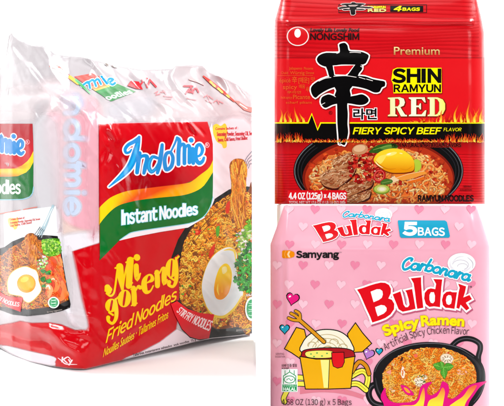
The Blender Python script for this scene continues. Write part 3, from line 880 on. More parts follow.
    A.poly([(46, 262), (52, 256), (60.5, 254), (64, 275), (68.5, 297), (60, 302), (50, 300), (45, 294), (49, 275)], '#df4a16', smooth=False)
    A.noodles(pr, (44, 254, 69, 302), 90, 12, 2.6, ['#e8531c', '#f0742c', '#d93a12', '#f28a48'], wave=(.3, .5), dirs=lambda x, y: 1.2, dark=.6)
    for p, w, c in (([(50, 281), (53, 278), (57, 281), (57, 288), (53, 293)], [2, 4.5, 5, 4.5, 2], '#f4843c'), ([(51, 279.5), (54, 278.6), (57, 281)], [1, 1.8, 1], '#fbd9b0'), ([(46, 288), (48, 286), (51, 290), (49, 297)], [2, 4, 4.4, 2], '#f5a468'), ([(46, 287), (48.5, 285.8), (50, 289)], [1, 1.8, 1], '#fdecd6'),
                    ([(62, 282), (64.5, 290), (62, 298), (57, 300)], [3, 5, 5, 2], '#ee7a34')):
        A.stroke(p, w, c)
    # lettuce
    lt = inpoly(smooth_loop([(42, 241), (50, 238.5), (58.5, 239.5), (60.6, 249), (60, 254), (50, 256.5), (44, 253)]))
    A.poly([(42, 241), (50, 238.5), (58.5, 239.5), (60.6, 249), (60, 254), (50, 256.5), (44, 253)], '#4f9a18', smooth=True)
    A.flecks(lt, (40, 236, 62, 258), 170, 1.5, ['#79c428', '#a4df3c', '#5aa81c', '#c7ef6a', '#3b7d14'], thick=.03)
    # noodles on fork
    cp = [(24.5, 240), (26, 235), (31, 233), (36, 235), (38, 241), (37.5, 255), (36, 263), (30, 262), (27.5, 255)]
    A.poly(cp, '#8e4812', smooth=True)
    A.noodles(inpoly(smooth_loop(cp)), (24, 232, 39, 264), 90, 22, 1, pal2, wave=(.25, .4), dirs=lambda x, y: math.pi/2+.1, dark=.5, lite=1.35)
    A.part('side_fork_picture', parent='side_bowl_picture')
    A.stroke([(41, 233), (46, 223), (49.5, 214), (53, 206)], [4.5, 3.4, 2.2, 2.6], '#a9c3cd'); A.stroke([(44, 226), (50, 213), (52.5, 208)], [1, 1, .6], '#e6f2f6')
    for k in range(4): A.stroke([(34.5+k*2.2, 235+k*.9), (38+k*1.6, 230+k*.6), (40+k*1.4, 227+k)], .8, '#5d6c75', smooth=False)
    for k in range(4): A.stroke([(35+k*2.2, 235+k*.9), (38.5+k*1.6, 230+k*.6)], .35, '#dfeaf0', smooth=False)
    A.part('side_egg_picture', parent='side_bowl_picture')
    eg = [(32, 269), (26, 266.8), (19.6, 268), (14, 271), (10.7, 274.5), (8, 281), (7.8, 288), (9.5, 293), (15, 295), (21.4, 296), (24, 300), (28.6, 302.4), (33, 300), (35.7, 297.5), (39.5, 293), (41, 288.6), (38.6, 281), (38, 276), (36, 271)]
    A.poly([(25+(x-25)*1.05, 284+(y-284)*1.05) for x, y in eg], '#e6b23a', smooth=True)
    A.poly(eg, lambda p: mixc('#fdfdfd', '#dfe3e8', .5+.5*math.sin(p[0]*.4+p[1]*.3)), smooth=True)
    A.ell(26.4, 283.6, 9.4, 9.3, '#f19a10'); A.ell(26, 282.6, 8.2, 7.8, '#fbb416'); A.ell(24.5, 279.5, 4.2, 2.6, '#ffd24a', rot=-20)
    A.part('side_parsley_picture', parent='side_bowl_picture')
    for cx, cy, r in ((41, 271, 4), (46, 273, 4), (41, 279, 4), (46, 281, 4.2), (42, 286, 3), (39.5, 263, 3.2), (44, 259, 3)):
        c3 = ['#1d7a1a', '#2b9424', '#16661a'] if cy > 266 else ['#7fc02e', '#b6dd70', '#e9f2d8']
        for k in range(7):
            a = k*.9+cx; A.leaves([(cx+r*.2*math.cos(a), cy+r*.2*math.sin(a), r*1.05)], 1.0, c3, 1)
    A.flecks(inpoly([(36, 258), (46, 255), (49, 268), (38, 270)]), (36, 254, 49, 270), 40, 1.5, ['#8ccc3a', '#f2e6ea', '#c6e48a', '#e05a4a', '#5aa52a'])
    A.part('side_halal_mark'); halal(53.6, 302.6, 5.8, 5.8)
    A.part('side_ribbon')
    A.poly([(-20, 286), (0, 291.8), (6, 295.5), (10.7, 296.8), (23.2, 297.6), (21.5, 304), (20.6, 312), (10.7, 308.4), (0, 302), (-20, 296)], '#cf1220')
    A.text('STIR FRY NOODLES', along([(-14, 295), (0, 300.5), (8, 304.5), (19, 306.5)], 4), '#f6dcdc', bold=.02, sans=True)
    A.part('small_print', key='tiny3')
    A.text('Serving suggestion', quad((47, 312.8), (62, 310.2), (62, 308.6), (47, 311.2)), '#b4a8a2')

    # ---- label seen foreshortened on the folded top film
    A.part('top_label', z=.6)
    def ban(u, v):   # u along, v across
        a = (75+u*17, 76.5-u*3); 
        tl, tr, br, bl = (74, 76.5), (92, 73.3), (136, 91.5), (111, 101.5)
        return tuple((tl[k]*(1-v)+tr[k]*v)*(1-u)+(bl[k]*(1-v)+br[k]*v)*u for k in (0, 1))
    def bc(u, v):
        return '#f0402e' if u < .42 else ('#ff8a3c' if u < .52 else ('#ffc35a' if u < .58 else ('#2f9e4c' if u < .7 else '#0f8a36')))
    for a, b in ((0, .42), (.42, .58), (.58, 1)):
        A.grid(lambda u, v: ban(a+(b-a)*u, v), 10, 8, lambda u, v: mixc(bc(a+(b-a)*(.1+.8*u), v), '#ffffff', .06+.10*math.sin(v*9+u*2)**2))
    A.part('top_lettering', parent='top_label')
    for p in ([(82, 86), (88, 82), (90, 88)], [(88, 83), (93, 80), (96, 86)], [(95, 81), (98, 79), (101, 84)], [(103, 78.5), (107, 83.5)], [(101.5, 76.6), (102, 77)], [(110, 82), (113, 79.5), (110, 78.6), (108, 81), (112, 84.6), (115, 83)]):
        A.stroke(p, 3.6, '#d8f0fa'); 
    for p in ([(82, 86), (88, 82), (90, 88)], [(88, 83), (93, 80), (96, 86)], [(95, 81), (98, 79), (101, 84)], [(103, 78.5), (107, 83.5)], [(101.5, 76.6), (102, 77)], [(110, 82), (113, 79.5), (110, 78.6), (108, 81), (112, 84.6), (115, 83)]):
        A.stroke(p, 2.1, '#28a4e4')
    A.text('oodles', quad((108, 100), (133, 93), (128, 89), (103, 96)), '#e6f6ee', bold=.02)
    A.part('top_strip', z=1.1)
    A.stroke([(50, 66.2), (57, 67.5), (64, 73), (72, 79)], [1.5, 4.2, 4.2, 3], ['#ef4034', '#f0574a', '#f46a5c']); A.stroke([(70, 77), (78, 83)], 3.4, '#ffc95c', smooth=False); A.stroke([(76, 80), (83, 86.5), (90, 93.4)], [2.5, 2.2, 1.2], ['#7fc98c', '#4cb56a', '#a6dcb4'])
    A.stroke([(59, 69), (63, 71)], 1.8, '#8fd4f0', smooth=False); A.stroke([(66, 73), (68, 75.5)], 1.6, '#cfeefa', smooth=False)
    A.stroke([(65, 74.5), (66.5, 75.5)], 1.4, '#e9f7fc', smooth=False)
    A.part('top_red_marks')
    A.poly([(127.5, 85.5), (131, 80.6), (139, 81.6), (143, 89.5), (136, 88.6)], '#e4303c')
    for p in ([(138, 88), (144.5, 79.5), (147.5, 87)], [(147.5, 87), (150, 80), (156, 86.5)], [(142, 80), (147, 78.6)]):
        A.stroke(p, 1.9, '#e4404a', smooth=False)
    A.poly([(186, 92), (189, 88), (192, 93)], '#e8505a'); 
    A.part('top_red_marks', key='trm2')
    for p in ([(186, 93.5), (191, 87), (193, 93)], [(192, 92), (196, 87.5), (198.5, 92)], [(184, 86), (193, 86)]): A.stroke(p, 1.6, '#ea6670', smooth=False)
    A.stroke([(190, 79), (198, 81), (204, 85)], [2, 3, 1], '#f7c2c2')
    A.part('top_ribbon_print')
    A.stroke([(203.5, 76.2), (212, 83), (222, 91), (234, 101)], [1.5, 3.4, 3, 1.6], ['#dd3426', '#d73a2c', '#e4503a'])
    for x, y in ((211, 82.3), (214, 85.4), (219, 89.2), (221.4, 91.4), (228, 96)): A.stroke([(x-.8, y-.7), (x+.9, y+.8)], 2.2, '#f6cf38', smooth=False)
    A.poly([(234, 100.5), (239, 101), (246, 106), (252, 107.5), (252, 112.5), (244, 110)], '#f08478')
    A.stroke([(240, 104), (247, 108.5)], 1.2, '#fdeae6', smooth=False)
    A.part('faint_film_print', soft=True)
    fp = (*lin('#ee8a90'), .75)
    for p in ([(155, 93), (158, 91), (156, 95), (160, 94)], [(161, 92), (165, 92)], [(163, 90), (166, 94)], [(164, 96), (172, 97)], [(166, 98.5), (171, 99)], [(204, 97), (207, 95), (209, 99)], [(209, 96), (213, 99)], [(214, 102), (217, 100), (219, 104)], [(219, 101), (223, 103)], [(187, 98), (196, 100)], [(206, 100), (212, 103)]):
        A.stroke(p, 1.1, fp, smooth=False)
    A.part('seam_end')
    A.stroke([(105, 63.6), (107, 64.5), (108, 66)], [.8, 1.8, .8], '#8a7a70'); A.stroke([(112, 65.6), (115, 66.6), (118.5, 67.3)], [.7, 1.7, .8], '#8f8078'); 
    ink, _ = film_material('film_ink', None, rough=.2, coat=.26, spec=.16, bump=.25, bscale=55)
    sft = soft_material('film_ink_soft', rough=.2, coat=.26, spec=.16, bump=.25, bscale=55)
    A.build(root, (ink, sft))
    return zmin
SHELF_Z = build_left()

# ================================================================== RED PACK (standing on the riser)

def build_red():
    Y0, T = 1.03, .028
    YT, YB = -16.0, 204.0
    LE = ([-16, 0, 20.4, 34, 204], [284.5, 280.7, 274.9, 274.6, 274.6])
    RE = ([-16, 0, 17.8, 33, 90, 204], [473.5, 476.9, 481.3, 484.2, 484.8, 484.8])
    def depth(x, y):
        x = np.asarray(x, float); y = np.asarray(y, float)
        l, r = np.interp(y, *LE), np.interp(y, *RE)
        e = np.minimum(x-l, r-x)
        s = np.clip(e/17, 0, 1); side = np.sqrt(np.maximum(1-(1-s)**2, 0))
        t = np.clip((y+16)/60, 0, 1); tp = .12+.88*np.sin(t*math.pi/2)
        b = np.clip((YB+2-y)/9, 0, 1); bt = .55+.45*np.sqrt(np.maximum(1-(1-b)**2, 0))
        d = Y0-T*side*tp*bt-.006*np.sin(math.pi*np.clip((x-l)/(r-l), 0, 1))*tp
        # seal crease, shoulder fold and soft ripples of the film
        m = np.clip(np.minimum(x-286, 474-x)/3, 0, 1)
        d = d-.0026*np.exp(-((y-21.8)/1.7)**2)*m*1.6+.0016*np.exp(-((y-25)/1.6)**2)*m
        d = d+.0012*sstep(60, 48, y)*sstep(26, 46, y)
        d = d+.0011*np.exp(-((x-279.5)/1.4)**2)*sstep(18, 30, y)-.0008*np.exp(-((x-276.8)/1.2)**2)
        d = d-.0003*vnoise(x/44, y/16, 21)*sstep(70, 30, y)-.0003*vnoise(x/16, y/5, 22)*(sstep(70, 40, y)+sstep(180, 200, y))
        d = d-.0010*vnoise(x/40, y/30, 23)
        return d
    fa = Facets(depth, 268, -20, 492, 210)
    vs = np.linspace(0, 1, 165)
    ys = YB+(YT-YB)*vs
    us = np.linspace(0, 1, 150); us = .5-.5*np.cos(us*math.pi)*.35-.5*(1-2*us)*.65
    X = np.stack([np.interp(y, *LE)+(np.interp(y, *RE)-np.interp(y, *LE))*us for y in ys])
    Y = np.repeat(ys[:, None], len(us), 1)
    D = fa.depth(X, Y)
    Fp = surf(X, D, Y)
    Bp = np.stack([Fp[..., 0], np.maximum(Y0+.003+(Y0-D)*.8, D+.002), Fp[..., 2]], -1)
    z0 = float(Fp[:, :, 2].min())
    loc = (.131, Y0, z0)
    root = pack_root('noodle_multipack', loc, 'glossy red pack with a big black brush character, flames and a black bowl of ramyun', 'noodle pack', GROUP)
    m, _ = film_material('red_pack_film', '#da0a18', '#e20f1c', rough=.3, coat=.16, spec=.16, bump=.12, bscale=40)
    sheet(Fp, Bp, 'wrapper', m, loc).parent = root
    A = Print(lay=make_lay(fa, loc))
    BLK, RED, YEL = '#080606', '#e01019', '#fff000'
    def xl(y): return float(np.interp(y, *LE))+.15
    def xr(y): return float(np.interp(y, *RE))-.15
    # printed ripple lines
    A.part('ripple_and_fold_shade')
    for k in range(19):
        y0 = -13+k*3.75
        if y0 > 57: break
        pts = [(x, y0+1.5*math.sin(x*.035+k*.5)+.8*math.sin(x*.017+k*.23)) for x in range(int(xl(y0))+1, int(xr(y0)), 6)]
        pts = [p for p in pts if p[1] < 57.5]
        if len(pts) > 2: A.stroke(pts, 1.3, '#c90b16' if y0 > 38 else '#d10a16', smooth=False, cap=False)
    A.poly([(xl(57.4), 57.4), (xr(57.4), 57.4), (xr(58.3), 58.3), (xl(58.3), 58.3)], '#a60812')  # shade of the shoulder fold put into the print as a dark line
    for k in range(23):
        y0 = 144+k*2.6
        A.stroke([(275.2, y0), (284, y0+.4), (303, y0)], [.9, .9, .3], '#c20a14', cap=False); A.stroke([(458, y0), (475, y0+.4), (484.3, y0)], [.3, .9, .9], '#c20a14', cap=False)
    A.poly([(xl(58), 58.3), (xr(58), 58.3), (484.6, 90), (484.6, 124), (274.8, 124), (274.8, 60)], '#e5131c')
    A.grid(lambda u, v: (275+35*u, 142+12*v), 4, 6, lambda u, v: mixc('#a00810', '#d30c17', v)); A.grid(lambda u, v: (484.4-35*u, 142+12*v), 4, 6, lambda u, v: mixc('#a00810', '#d30c17', v))
    # top box
    A.part('top_seal_print')
    A.stroke([(338.8, 4.6), (338.8, 12.6), (426.6, 12.6), (426.6, 4.6), (338.8, 4.6)], .7, '#4a0a0c', smooth=False, cap=False)
    A.poly([(390.3, 5.6), (423.2, 5.6), (423.2, 11.8), (390.3, 11.8)], BLK)
    A.text('4', quad((393.5, 10.9), (400.5, 10.9), (402.5, 6.2), (395.5, 6.2)), YEL, bold=.04, sans=True)
    A.text('BAGS', quad((402.5, 10.6), (419.5, 10.6), (420, 7.7), (402.9, 7.7)), YEL, bold=.05, sans=True)
    A.text('SHIN', quad((367.5, 8.2), (374, 8.2), (374, 6), (367.5, 6)), YEL, bold=.06, outline=BLK, ow=.05); A.text('RAMYUN', quad((374.6, 8.2), (385.5, 8.2), (385.5, 6), (374.6, 6)), YEL, bold=.06, outline=BLK, ow=.05)
    A.text('RED', quad((368, 11.6), (386, 11.6), (386, 8.9), (368, 8.9)), '#ffe48a', bold=.07, outline=BLK, ow=.06)
    # maker's mark
    A.part('maker_mark')
    A.ell(297.8, 36.3, 10.6, 9.2, '#e0161e', n=40); A.ring(297.8, 36.3, 10.6, 9.2, 1, '#ffe9e4', n=40)
    A.ell(297.6, 33.2, 3.2, 4.4, '#fffafa')
    A.text('Lovely Life Lovely Food', quad((310.5, 31.8), (358.7, 31.8), (359.2, 28.2), (310.9, 28.2)), '#3a0809', bold=.045)
    A.text('NONGSHIM', box(310.3, 359, 39.7, 33.4), '#2c1214', bold=.03, sans=True)
    # faint words
    A.part('faint_words')
    fc = '#ef5a24'
    for t, x0, x1, y, h in (('Jalapeno', 289, 302, 69.5, 2.6), ('Piccante', 304, 313, 69.5, 2.4), ('Würzig', 290, 304.5, 74.2, 3), ('Ould', 281, 288, 74, 2.4), ('Drone', 306, 314, 74, 2.4), ('épicé', 279.5, 290.5, 82.3, 4), ('辛', 292, 297, 82.6, 5), ('[매운]', 298.5, 309, 82.3, 4.2), ('맛', 311, 315, 81.4, 3.6),
                            ('spicy', 283, 297, 89, 4.2), ('매움', 299, 305, 88, 3), ('사나이', 306, 313, 91.5, 4), ('辛라면', 287, 301, 93.5, 2.2), ('hot', 281, 285.5, 98.6, 2.6), ('spicy', 286, 292, 98.6, 2.4), ('Picante', 293, 310, 99, 4.2), ('scharf', 286, 298, 103.6, 2.4), ('pikant', 300, 312, 103.6, 2.4)):
        A.text(t, box(x0, x1, y, y-h), fc, bold=.015)
    A.stroke([(277, 75.6), (313, 75.6)], .4, fc, smooth=False)
    # wording
    A.part('premium_wording')
    A.text('Premium', box(394, 439.6, 54.6, 46.9), lambda u, v: mixc('#b86a1c', '#ffe7a0', min(1, max(0, v))), bold=.012)
    A.part('name_wording')
    A.poly([(392.8, 69.5), (397, 67.6), (441.5, 67.8), (441.8, 93), (393.4, 93.4), (393, 84), (391.2, 80)], '#fff100')
    A.poly([(442, 69), (442.5, 69), (442.5, 94), (395, 94.2), (395, 93.4), (442, 93)], '#9c0a10')
    A.text('SHIN', box(393.2, 440.4, 82, 69.5), BLK, bold=.05, space=1.25, sans=True)
    A.text('RAMYUN', box(394, 440.6, 91.8, 84.7), BLK, bold=.04, space=1.2, sans=True)
    # RED serif letters
    A.part('red_wording', z=.56)
    def zr(p): return zm(380, 90, 6.3, p)
    def rc(p):
        return mixc('#fff23a' if p[0] > 402 else '#f6e22a', '#fffbe0', .5+.5*math.cos((p[0]-412)*.07))
    R_o = zr([(50, 48), (125, 45), (150, 55), (157, 78), (150, 98), (128, 108), (148, 140), (158, 155), (170, 158), (170, 166), (132, 166), (104, 112), (96, 112), (96, 152), (108, 158), (108, 165), (50, 165), (50, 158), (64, 152), (64, 60), (50, 55)])
    R_h = zr([(96, 56), (112, 56), (122, 66), (122, 88), (112, 102), (96, 103)])
    E_o = zr([(182, 46), (282, 46), (288, 78), (280, 78), (262, 56), (228, 56), (228, 98), (244, 98), (252, 84), (258, 84), (258, 122), (252, 122), (244, 108), (228, 108), (228, 154), (262, 154), (284, 128), (292, 128), (286, 165), (182, 165), (182, 158), (196, 152), (196, 60), (182, 54)])
    D_o = zr([(300, 46), (362, 46), (396, 60), (410, 86), (410, 122), (396, 150), (362, 165), (300, 165), (300, 158), (314, 152), (314, 60), (300, 54)])
    D_h = zr([(346, 56), (360, 60), (372, 78), (372, 130), (360, 150), (346, 155)])
    for pl, h in ((R_o, R_h), (E_o, None), (D_o, D_h)):
        A.stroke([(x+.5, y+.5) for x, y in pl], 1.6, '#7c1008', closed=True, smooth=False)
    for pl, h in ((R_o, [R_h]), (E_o, []), (D_o, [D_h])):
        A.stroke(pl, .7, '#8a5a10', closed=True, smooth=False); A.poly(pl, rc, holes=h)
        for q in h: A.stroke(q, .5, '#8a5a10', closed=True, smooth=False)
    # flames above the band
    A.part('flame_picture', z=.36)
    def flame(x, base, h, w, lean, cols=('#ffef4a', '#ffb020', '#f4641a', '#e22a14')):
        pts = [(x+lean*t*t+w*.35*math.sin(t*5+x), base-h*t) for t in (0, .25, .5, .75, 1)]
        A.stroke(pts, [w, w*.85, w*.6, w*.35, .15], [cols[0], cols[1], cols[2], cols[3]], cap=False)
    for x0, x1, n, hm in ((277, 306, 46, 19), (410, 483, 80, 17)):
        A.part('flame_picture', key='flame%d' % x0)
        for k in range(n):
            x = rng.uniform(x0, x1)
            f = math.sin(math.pi*min(1, (x-x0)/(x1-x0)*.9+.08)) if x0 < 300 else min(1, .15+((x-x0)/(x1-x0))*1.1)
            h = hm*f*rng.uniform(.3, 1.0)
            flame(x, 122.5, h, rng.uniform(.8, 2.2), rng.uniform(-4, 4), rng.choice([('#ffd638', '#ff9a1e', '#f2521a', '#e32616'), ('#f2641c', '#ee4a18', '#e63018', '#e21c18'), ('#a81208', '#c41a0e', '#d81c14', '#e01818')]))
    for x, h, l in ((281.5, 14, -1), (285, 12, 2), (290, 9, -2), (297, 16, -3), (303, 10, -4), (440, 12, 3), (455, 18, 3), (468, 23, 1), (475, 15, 4), (462, 11, -3), (481, 16, 1)):
        A.part('flame_picture', key='flame277' if x < 330 else 'flame410')
        flame(x, 122, h, 2.6, l)
    # black band with the pulse line
    A.part('flavor_band', z=.52)
    A.poly([(274.8, 123.5), (308.3, 123.5), (311.8, 114.5), (317.6, 130.8), (321, 123.5), (484.6, 123.5), (484.6, 141.5), (274.8, 141.5)], BLK)
    A.stroke([(274.8, 122.9), (308, 122.9), (311.8, 113.8), (317.6, 129.8), (320.7, 122.9), (484.6, 122.9)], 1.3, '#fff200', smooth=False, cap=False)
    A.text('FIERY SPICY BEEF', quad((353, 134), (441.5, 134), (441.5, 127.6), (353, 127.6)), '#fff200', bold=.03, shear=.2, sans=True)
    A.text('FLAVOR', quad((443.5, 131.2), (461.5, 131.2), (461.5, 127.8), (443.5, 127.8)), '#fff200', bold=.01, shear=.2, sans=True)
    A.part('lower_flame_picture')
    for k in range(520):
        x = rng.uniform(275.5, 484)
        big = 9.5 if (x < 306 or x > 446) else 3.8
        h = big*rng.uniform(.25, 1.0)
        c = rng.choice([('#fff06a', '#ffb82e', '#f4601c', '#d8260e'), ('#ffd040', '#fb8420', '#ec4416', '#c01a0a'), ('#f8742a', '#ee4c18', '#dc2a10', '#a01408')])
        lean = rng.uniform(-3, 3)
        if 275+abs(lean) > x or x > 484-abs(lean): lean = 0
        flame(x, 141.9+rng.uniform(-.7, .7), h, rng.uniform(.5, 1.3), lean, c)
    # ---- the bowl
    A.part('bowl_picture', z=.50)
    def clipE(cx, cy, rx, ry, col, n=90):
        P = [(cx+rx*math.cos(2*math.pi*i/n), cy+ry*math.sin(2*math.pi*i/n)) for i in range(n)]
        P = [(x, min(max(y, 142.4), 203.7)) for x, y in P]
        A.poly(P, col)
    CXb, CYb = 378.5, 171
    clipE(CXb, CYb, 85, 46, '#0b0a0b')
    for a0, a1 in ((128, 222), (-42, 42)):
        for off, w, c in ((-1.2, 1.0, '#6c6c70'), (-4.4, .8, '#3a3a3e'), (-7.6, .7, '#24242a')):
            pts = [(CXb+(85+off)*math.cos(math.radians(t)), CYb+(46+off)*math.sin(math.radians(t))) for t in range(a0, a1, 6)]
            pts = [p for p in pts if 142.8 < p[1] < 203]
            if len(pts) > 2: A.stroke(pts, w, c, smooth=False, cap=False)
    clipE(CXb, 178, 76, 41, '#7d1a0c')
    clipE(CXb+.5, 179, 74, 39.5, '#b93416')
    def soup(x, y): return ((x-CXb)/73)**2+((y-179)/38.5)**2 < 1 and 143 < y < 203.2
    A.flecks(soup, (303, 143, 454, 203), 260, 3.2, ['#c63a18', '#b02c12', '#d4501f', '#9e2410', '#de6a34'])
    palr = ['#f09850', '#f6b46c', '#e67834', '#ec8a3e', '#dc6628', '#f9c88c']
    def nod(x, y): return ((x-CXb)/70)**2+((y-181)/35)**2 < 1 and 143.5 < y < 203
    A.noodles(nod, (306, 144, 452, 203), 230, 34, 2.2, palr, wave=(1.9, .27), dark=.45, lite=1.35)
    A.flecks(nod, (306, 144, 452, 203), 90, 1.6, ['#c9341a', '#d94a22', '#e8783c', '#a8220e'])
    A.noodles(nod, (306, 152, 450, 203), 120, 30, 2.2, palr, wave=(2.2, .33), dark=.45, lite=1.4)
    A.flecks(nod, (306, 150, 452, 203), 70, 1.5, ['#b82a10', '#d24a20', '#981c0c'])
    A.flecks(nod, (306, 144, 452, 203), 60, .8, ['#fff0d0', '#ffd9a8', '#c32a10'])
    # meat
    A.part('beef_picture', parent='bowl_picture')
    def meat(P, c1='#b3764a', c2='#c68c60'):
        P = [(x+0, min(y, 203)) for x, y in P]
        A.poly([(x+.6, y+2.2 if y < 200 else y) for x, y in P], '#45140b', smooth=True)
        A.poly(P, lambda p: mixc(c1, c2, .5+.5*math.sin(p[0]*.4+p[1]*.6)), smooth=True)
        ins = inpoly(smooth_loop(P)); xs = [p[0] for p in P]; ys = [p[1] for p in P]
        A.noodles(ins, (min(xs), min(ys), max(xs), max(ys)), 150, 6, .9, ['#a8683e', '#d9a67a', '#8c4c2c', '#c48a5c', '#e4ba94', '#9c4a2a'], wave=(.5, .6), dirs=lambda x, y: -.45, dark=.6, lite=1.2)
    meat([(332, 160), (342, 155), (352, 152), (360, 154), (357, 161), (346, 165), (336, 168)], '#b8743f', '#cc8c58')
    meat([(319.8, 176), (326, 171), (335.6, 167.5), (344, 165.5), (351.5, 164), (356, 168), (352, 176), (344, 183), (337, 188), (329, 187.5), (322.5, 184)])
    meat([(338.6, 189), (346, 183.5), (355.5, 180), (366, 178.5), (373.3, 179), (371, 186.5), (362, 191), (351.5, 195.5), (343, 199), (338, 198)], '#9a5a34', '#b07044')
    meat([(342, 199), (352, 196), (366, 191), (371, 190), (368, 198), (356, 203), (344, 203)], '#8a4c2a', '#a4683c')
    A.noodles(lambda x, y: nod(x, y) and (x < 322 or y > 196 and x < 345), (308, 160, 350, 203), 16, 18, 2, palr, wave=(1.9, .3), dark=.45, lite=1.35)
    A.flecks(nod, (320, 150, 380, 203), 60, .8, ['#c02a14', '#f4d2a4', '#8a1c0c'])
    # chilli heap
    A.part('chilli_picture', parent='bowl_picture')
    ch = inpoly(smooth_loop([(352, 156), (362, 149), (372, 150), (378, 158), (382, 168), (388, 176), (384, 184), (372, 180), (362, 184), (352, 178), (348, 168)]))
    A.flecks(ch, (346, 148, 390, 186), 150, 2.6, ['#a5100c', '#c61a14', '#7a0a08', '#d83a28', '#8d1410', '#e25a40'], thick=.04)
    A.flecks(ch, (346, 148, 390, 186), 40, .9, ['#f4c98a', '#fbe3b6', '#e89a5a'])
    A.ring(379.5, 176, 5, 5.8, 2.2, '#b8141a', rot=25); A.ring(379.2, 175.6, 4.6, 5.4, .7, '#e8625a', rot=25)
    for p in ((420, 175), (405, 180), (432, 172), (398, 184), (372, 147), (383, 148)):
        A.flecks(lambda x, y: math.hypot(x-p[0], y-p[1]) < 3.5, (p[0]-4, p[1]-4, p[0]+4, p[1]+4), 7, 1.5, ['#b0140e', '#cc2418'])
    A.part('garlic_picture', parent='bowl_picture')
    A.ell(360, 149.5, 8, 5.2, '#c98f62', rot=-10); A.ell(359.5, 148.4, 6, 3.4, '#e2b78c', rot=-10)
    # leaves, scallion, carrot
    A.part('vegetable_picture', parent='bowl_picture')
    A.poly([(369, 152), (376, 146), (384, 144), (394, 143.5), (398, 147), (388, 151), (378, 153)], '#2f5a1c', smooth=True); A.poly([(380, 148), (388, 144.6), (394, 146), (386, 150)], '#5a8a34', smooth=True)
    A.stroke([(373, 150), (383, 147), (393, 145)], [.4, .7, .3], '#7aa84c')
    for p, c in (([(387, 181), (396, 175), (402, 171), (404, 175), (398, 181), (390, 184)], '#f6d9a8'), ([(392, 172), (404, 170), (417, 169), (416, 172), (404, 175), (396, 178)], '#f08a28'), ([(396, 178), (408, 174), (424, 171), (427, 173.5), (414, 178), (402, 181)], '#f2a03c'), ([(404, 182), (416, 179), (424, 176), (424, 180), (412, 183)], '#e8701c')):
        A.poly(p, c); A.stroke([p[0], p[1], p[2]], .5, mixc(c, '#fff2c8', .6), smooth=False)
    A.poly([(414, 160), (420, 161), (421, 168), (415, 172)], '#b5cf3c', smooth=True)
    A.poly([(380.5, 182), (385, 179), (391.5, 179.6), (392.5, 182.4), (387, 184.6), (382, 184.4)], '#47762a', smooth=True); A.stroke([(382, 183), (391, 181)], .5, '#86ac58')
    A.ell(381.6, 189.4, 8.4, 4.8, '#7f9e30'); A.ell(381.6, 188.8, 7.4, 4, '#bcd05a'); A.ell(381.8, 189, 4.8, 2.7, '#e3e9a0'); A.ell(382, 189.2, 2.8, 1.5, '#f6f4d8')
    A.noodles(lambda x, y: nod(x, y) and y > 180, (384, 180, 446, 203), 14, 20, 2, palr, wave=(1.9, .3), dark=.45, lite=1.35)
    # egg
    A.part('egg_picture', parent='bowl_picture')
    eg = [(373.6, 159.5), (376.5, 154.5), (381.4, 151), (388, 149), (395, 148.4), (402.5, 150), (408.5, 153.8), (412.5, 158), (414.3, 163), (413.5, 170.3), (406, 172.4), (398.6, 172.8), (392, 172.6), (385.6, 170.6), (379.7, 167), (375, 163)]
    A.poly([(x+.3, y+1.2) for x, y in eg], '#7c2a0a', smooth=True)
    A.poly(eg, lambda p: mixc('#ffd92a', '#ee9a04', min(1, max(0, (p[1]-156)/14))), smooth=True)
    A.ell(391, 154, 6, 1.7, '#fff07c', rot=-14); A.ell(389, 154, 2.2, .7, '#fffde0', rot=-14); A.ell(401, 153.4, 1.6, .5, '#fff6b0', rot=12); A.poly([(376, 160), (380, 156), (386, 155), (384, 160), (380, 164)], '#ffe860', smooth=True)
    A.stroke([(376, 161), (381, 165.5), (388, 169), (396, 168.6)], [.3, 1, 1.1, .3], '#d98a06'); A.stroke([(400, 168.6), (407, 169.6), (412.6, 166)], [.3, 1, .3], '#e09408')
    A.stroke([(375.4, 161.5), (378, 164.8), (383, 168)], [.4, .9, .3], '#fff6da')
    # lettering over the bowl
    A.part('net_weight_badge', z=.98)
    A.poly([(287.5, 190.2), (345, 190.2), (347, 192), (347, 203.8), (287.5, 203.8)], '#e3101c')
    A.text('4.4 OZ (125g) × 4 BAGS', box(289, 346, 199.1, 192.9), '#ffffff', bold=.035, sans=True)
    A.text('TOTAL NET WT 17.6 OZ (1 LB 1.6 OZ) 500g', box(289, 345.5, 203.7, 201), '#ffd9d9', bold=.02)
    A.part('flavor_note')
    A.text('WITH NATURAL & ARTIFICIAL FLAVORS', box(391.5, 461, 146.8, 143.2), '#120404', bold=.03, outline='#a8241a', ow=.08, sans=True)
    A.part('ramyun_wording')
    A.text('RAMYUN NOODLES', box(418, 473.5, 201.3, 195.4), '#120305', bold=.035, sans=True)
    A.part('serving_note')
    A.text('SERVING', box(463.5, 471.5, 187.4, 185.6), '#5c0a0c', bold=.02); A.text('SUGGESTION', box(460, 471.8, 190.8, 189), '#5c0a0c', bold=.02)
    # ---- brush character
    A.part('brush_character', z=1.15)
    a = lambda p: zm(310, 40, 6.72, p)
    bb = lambda p: zm(310, 90, 6.72, p)
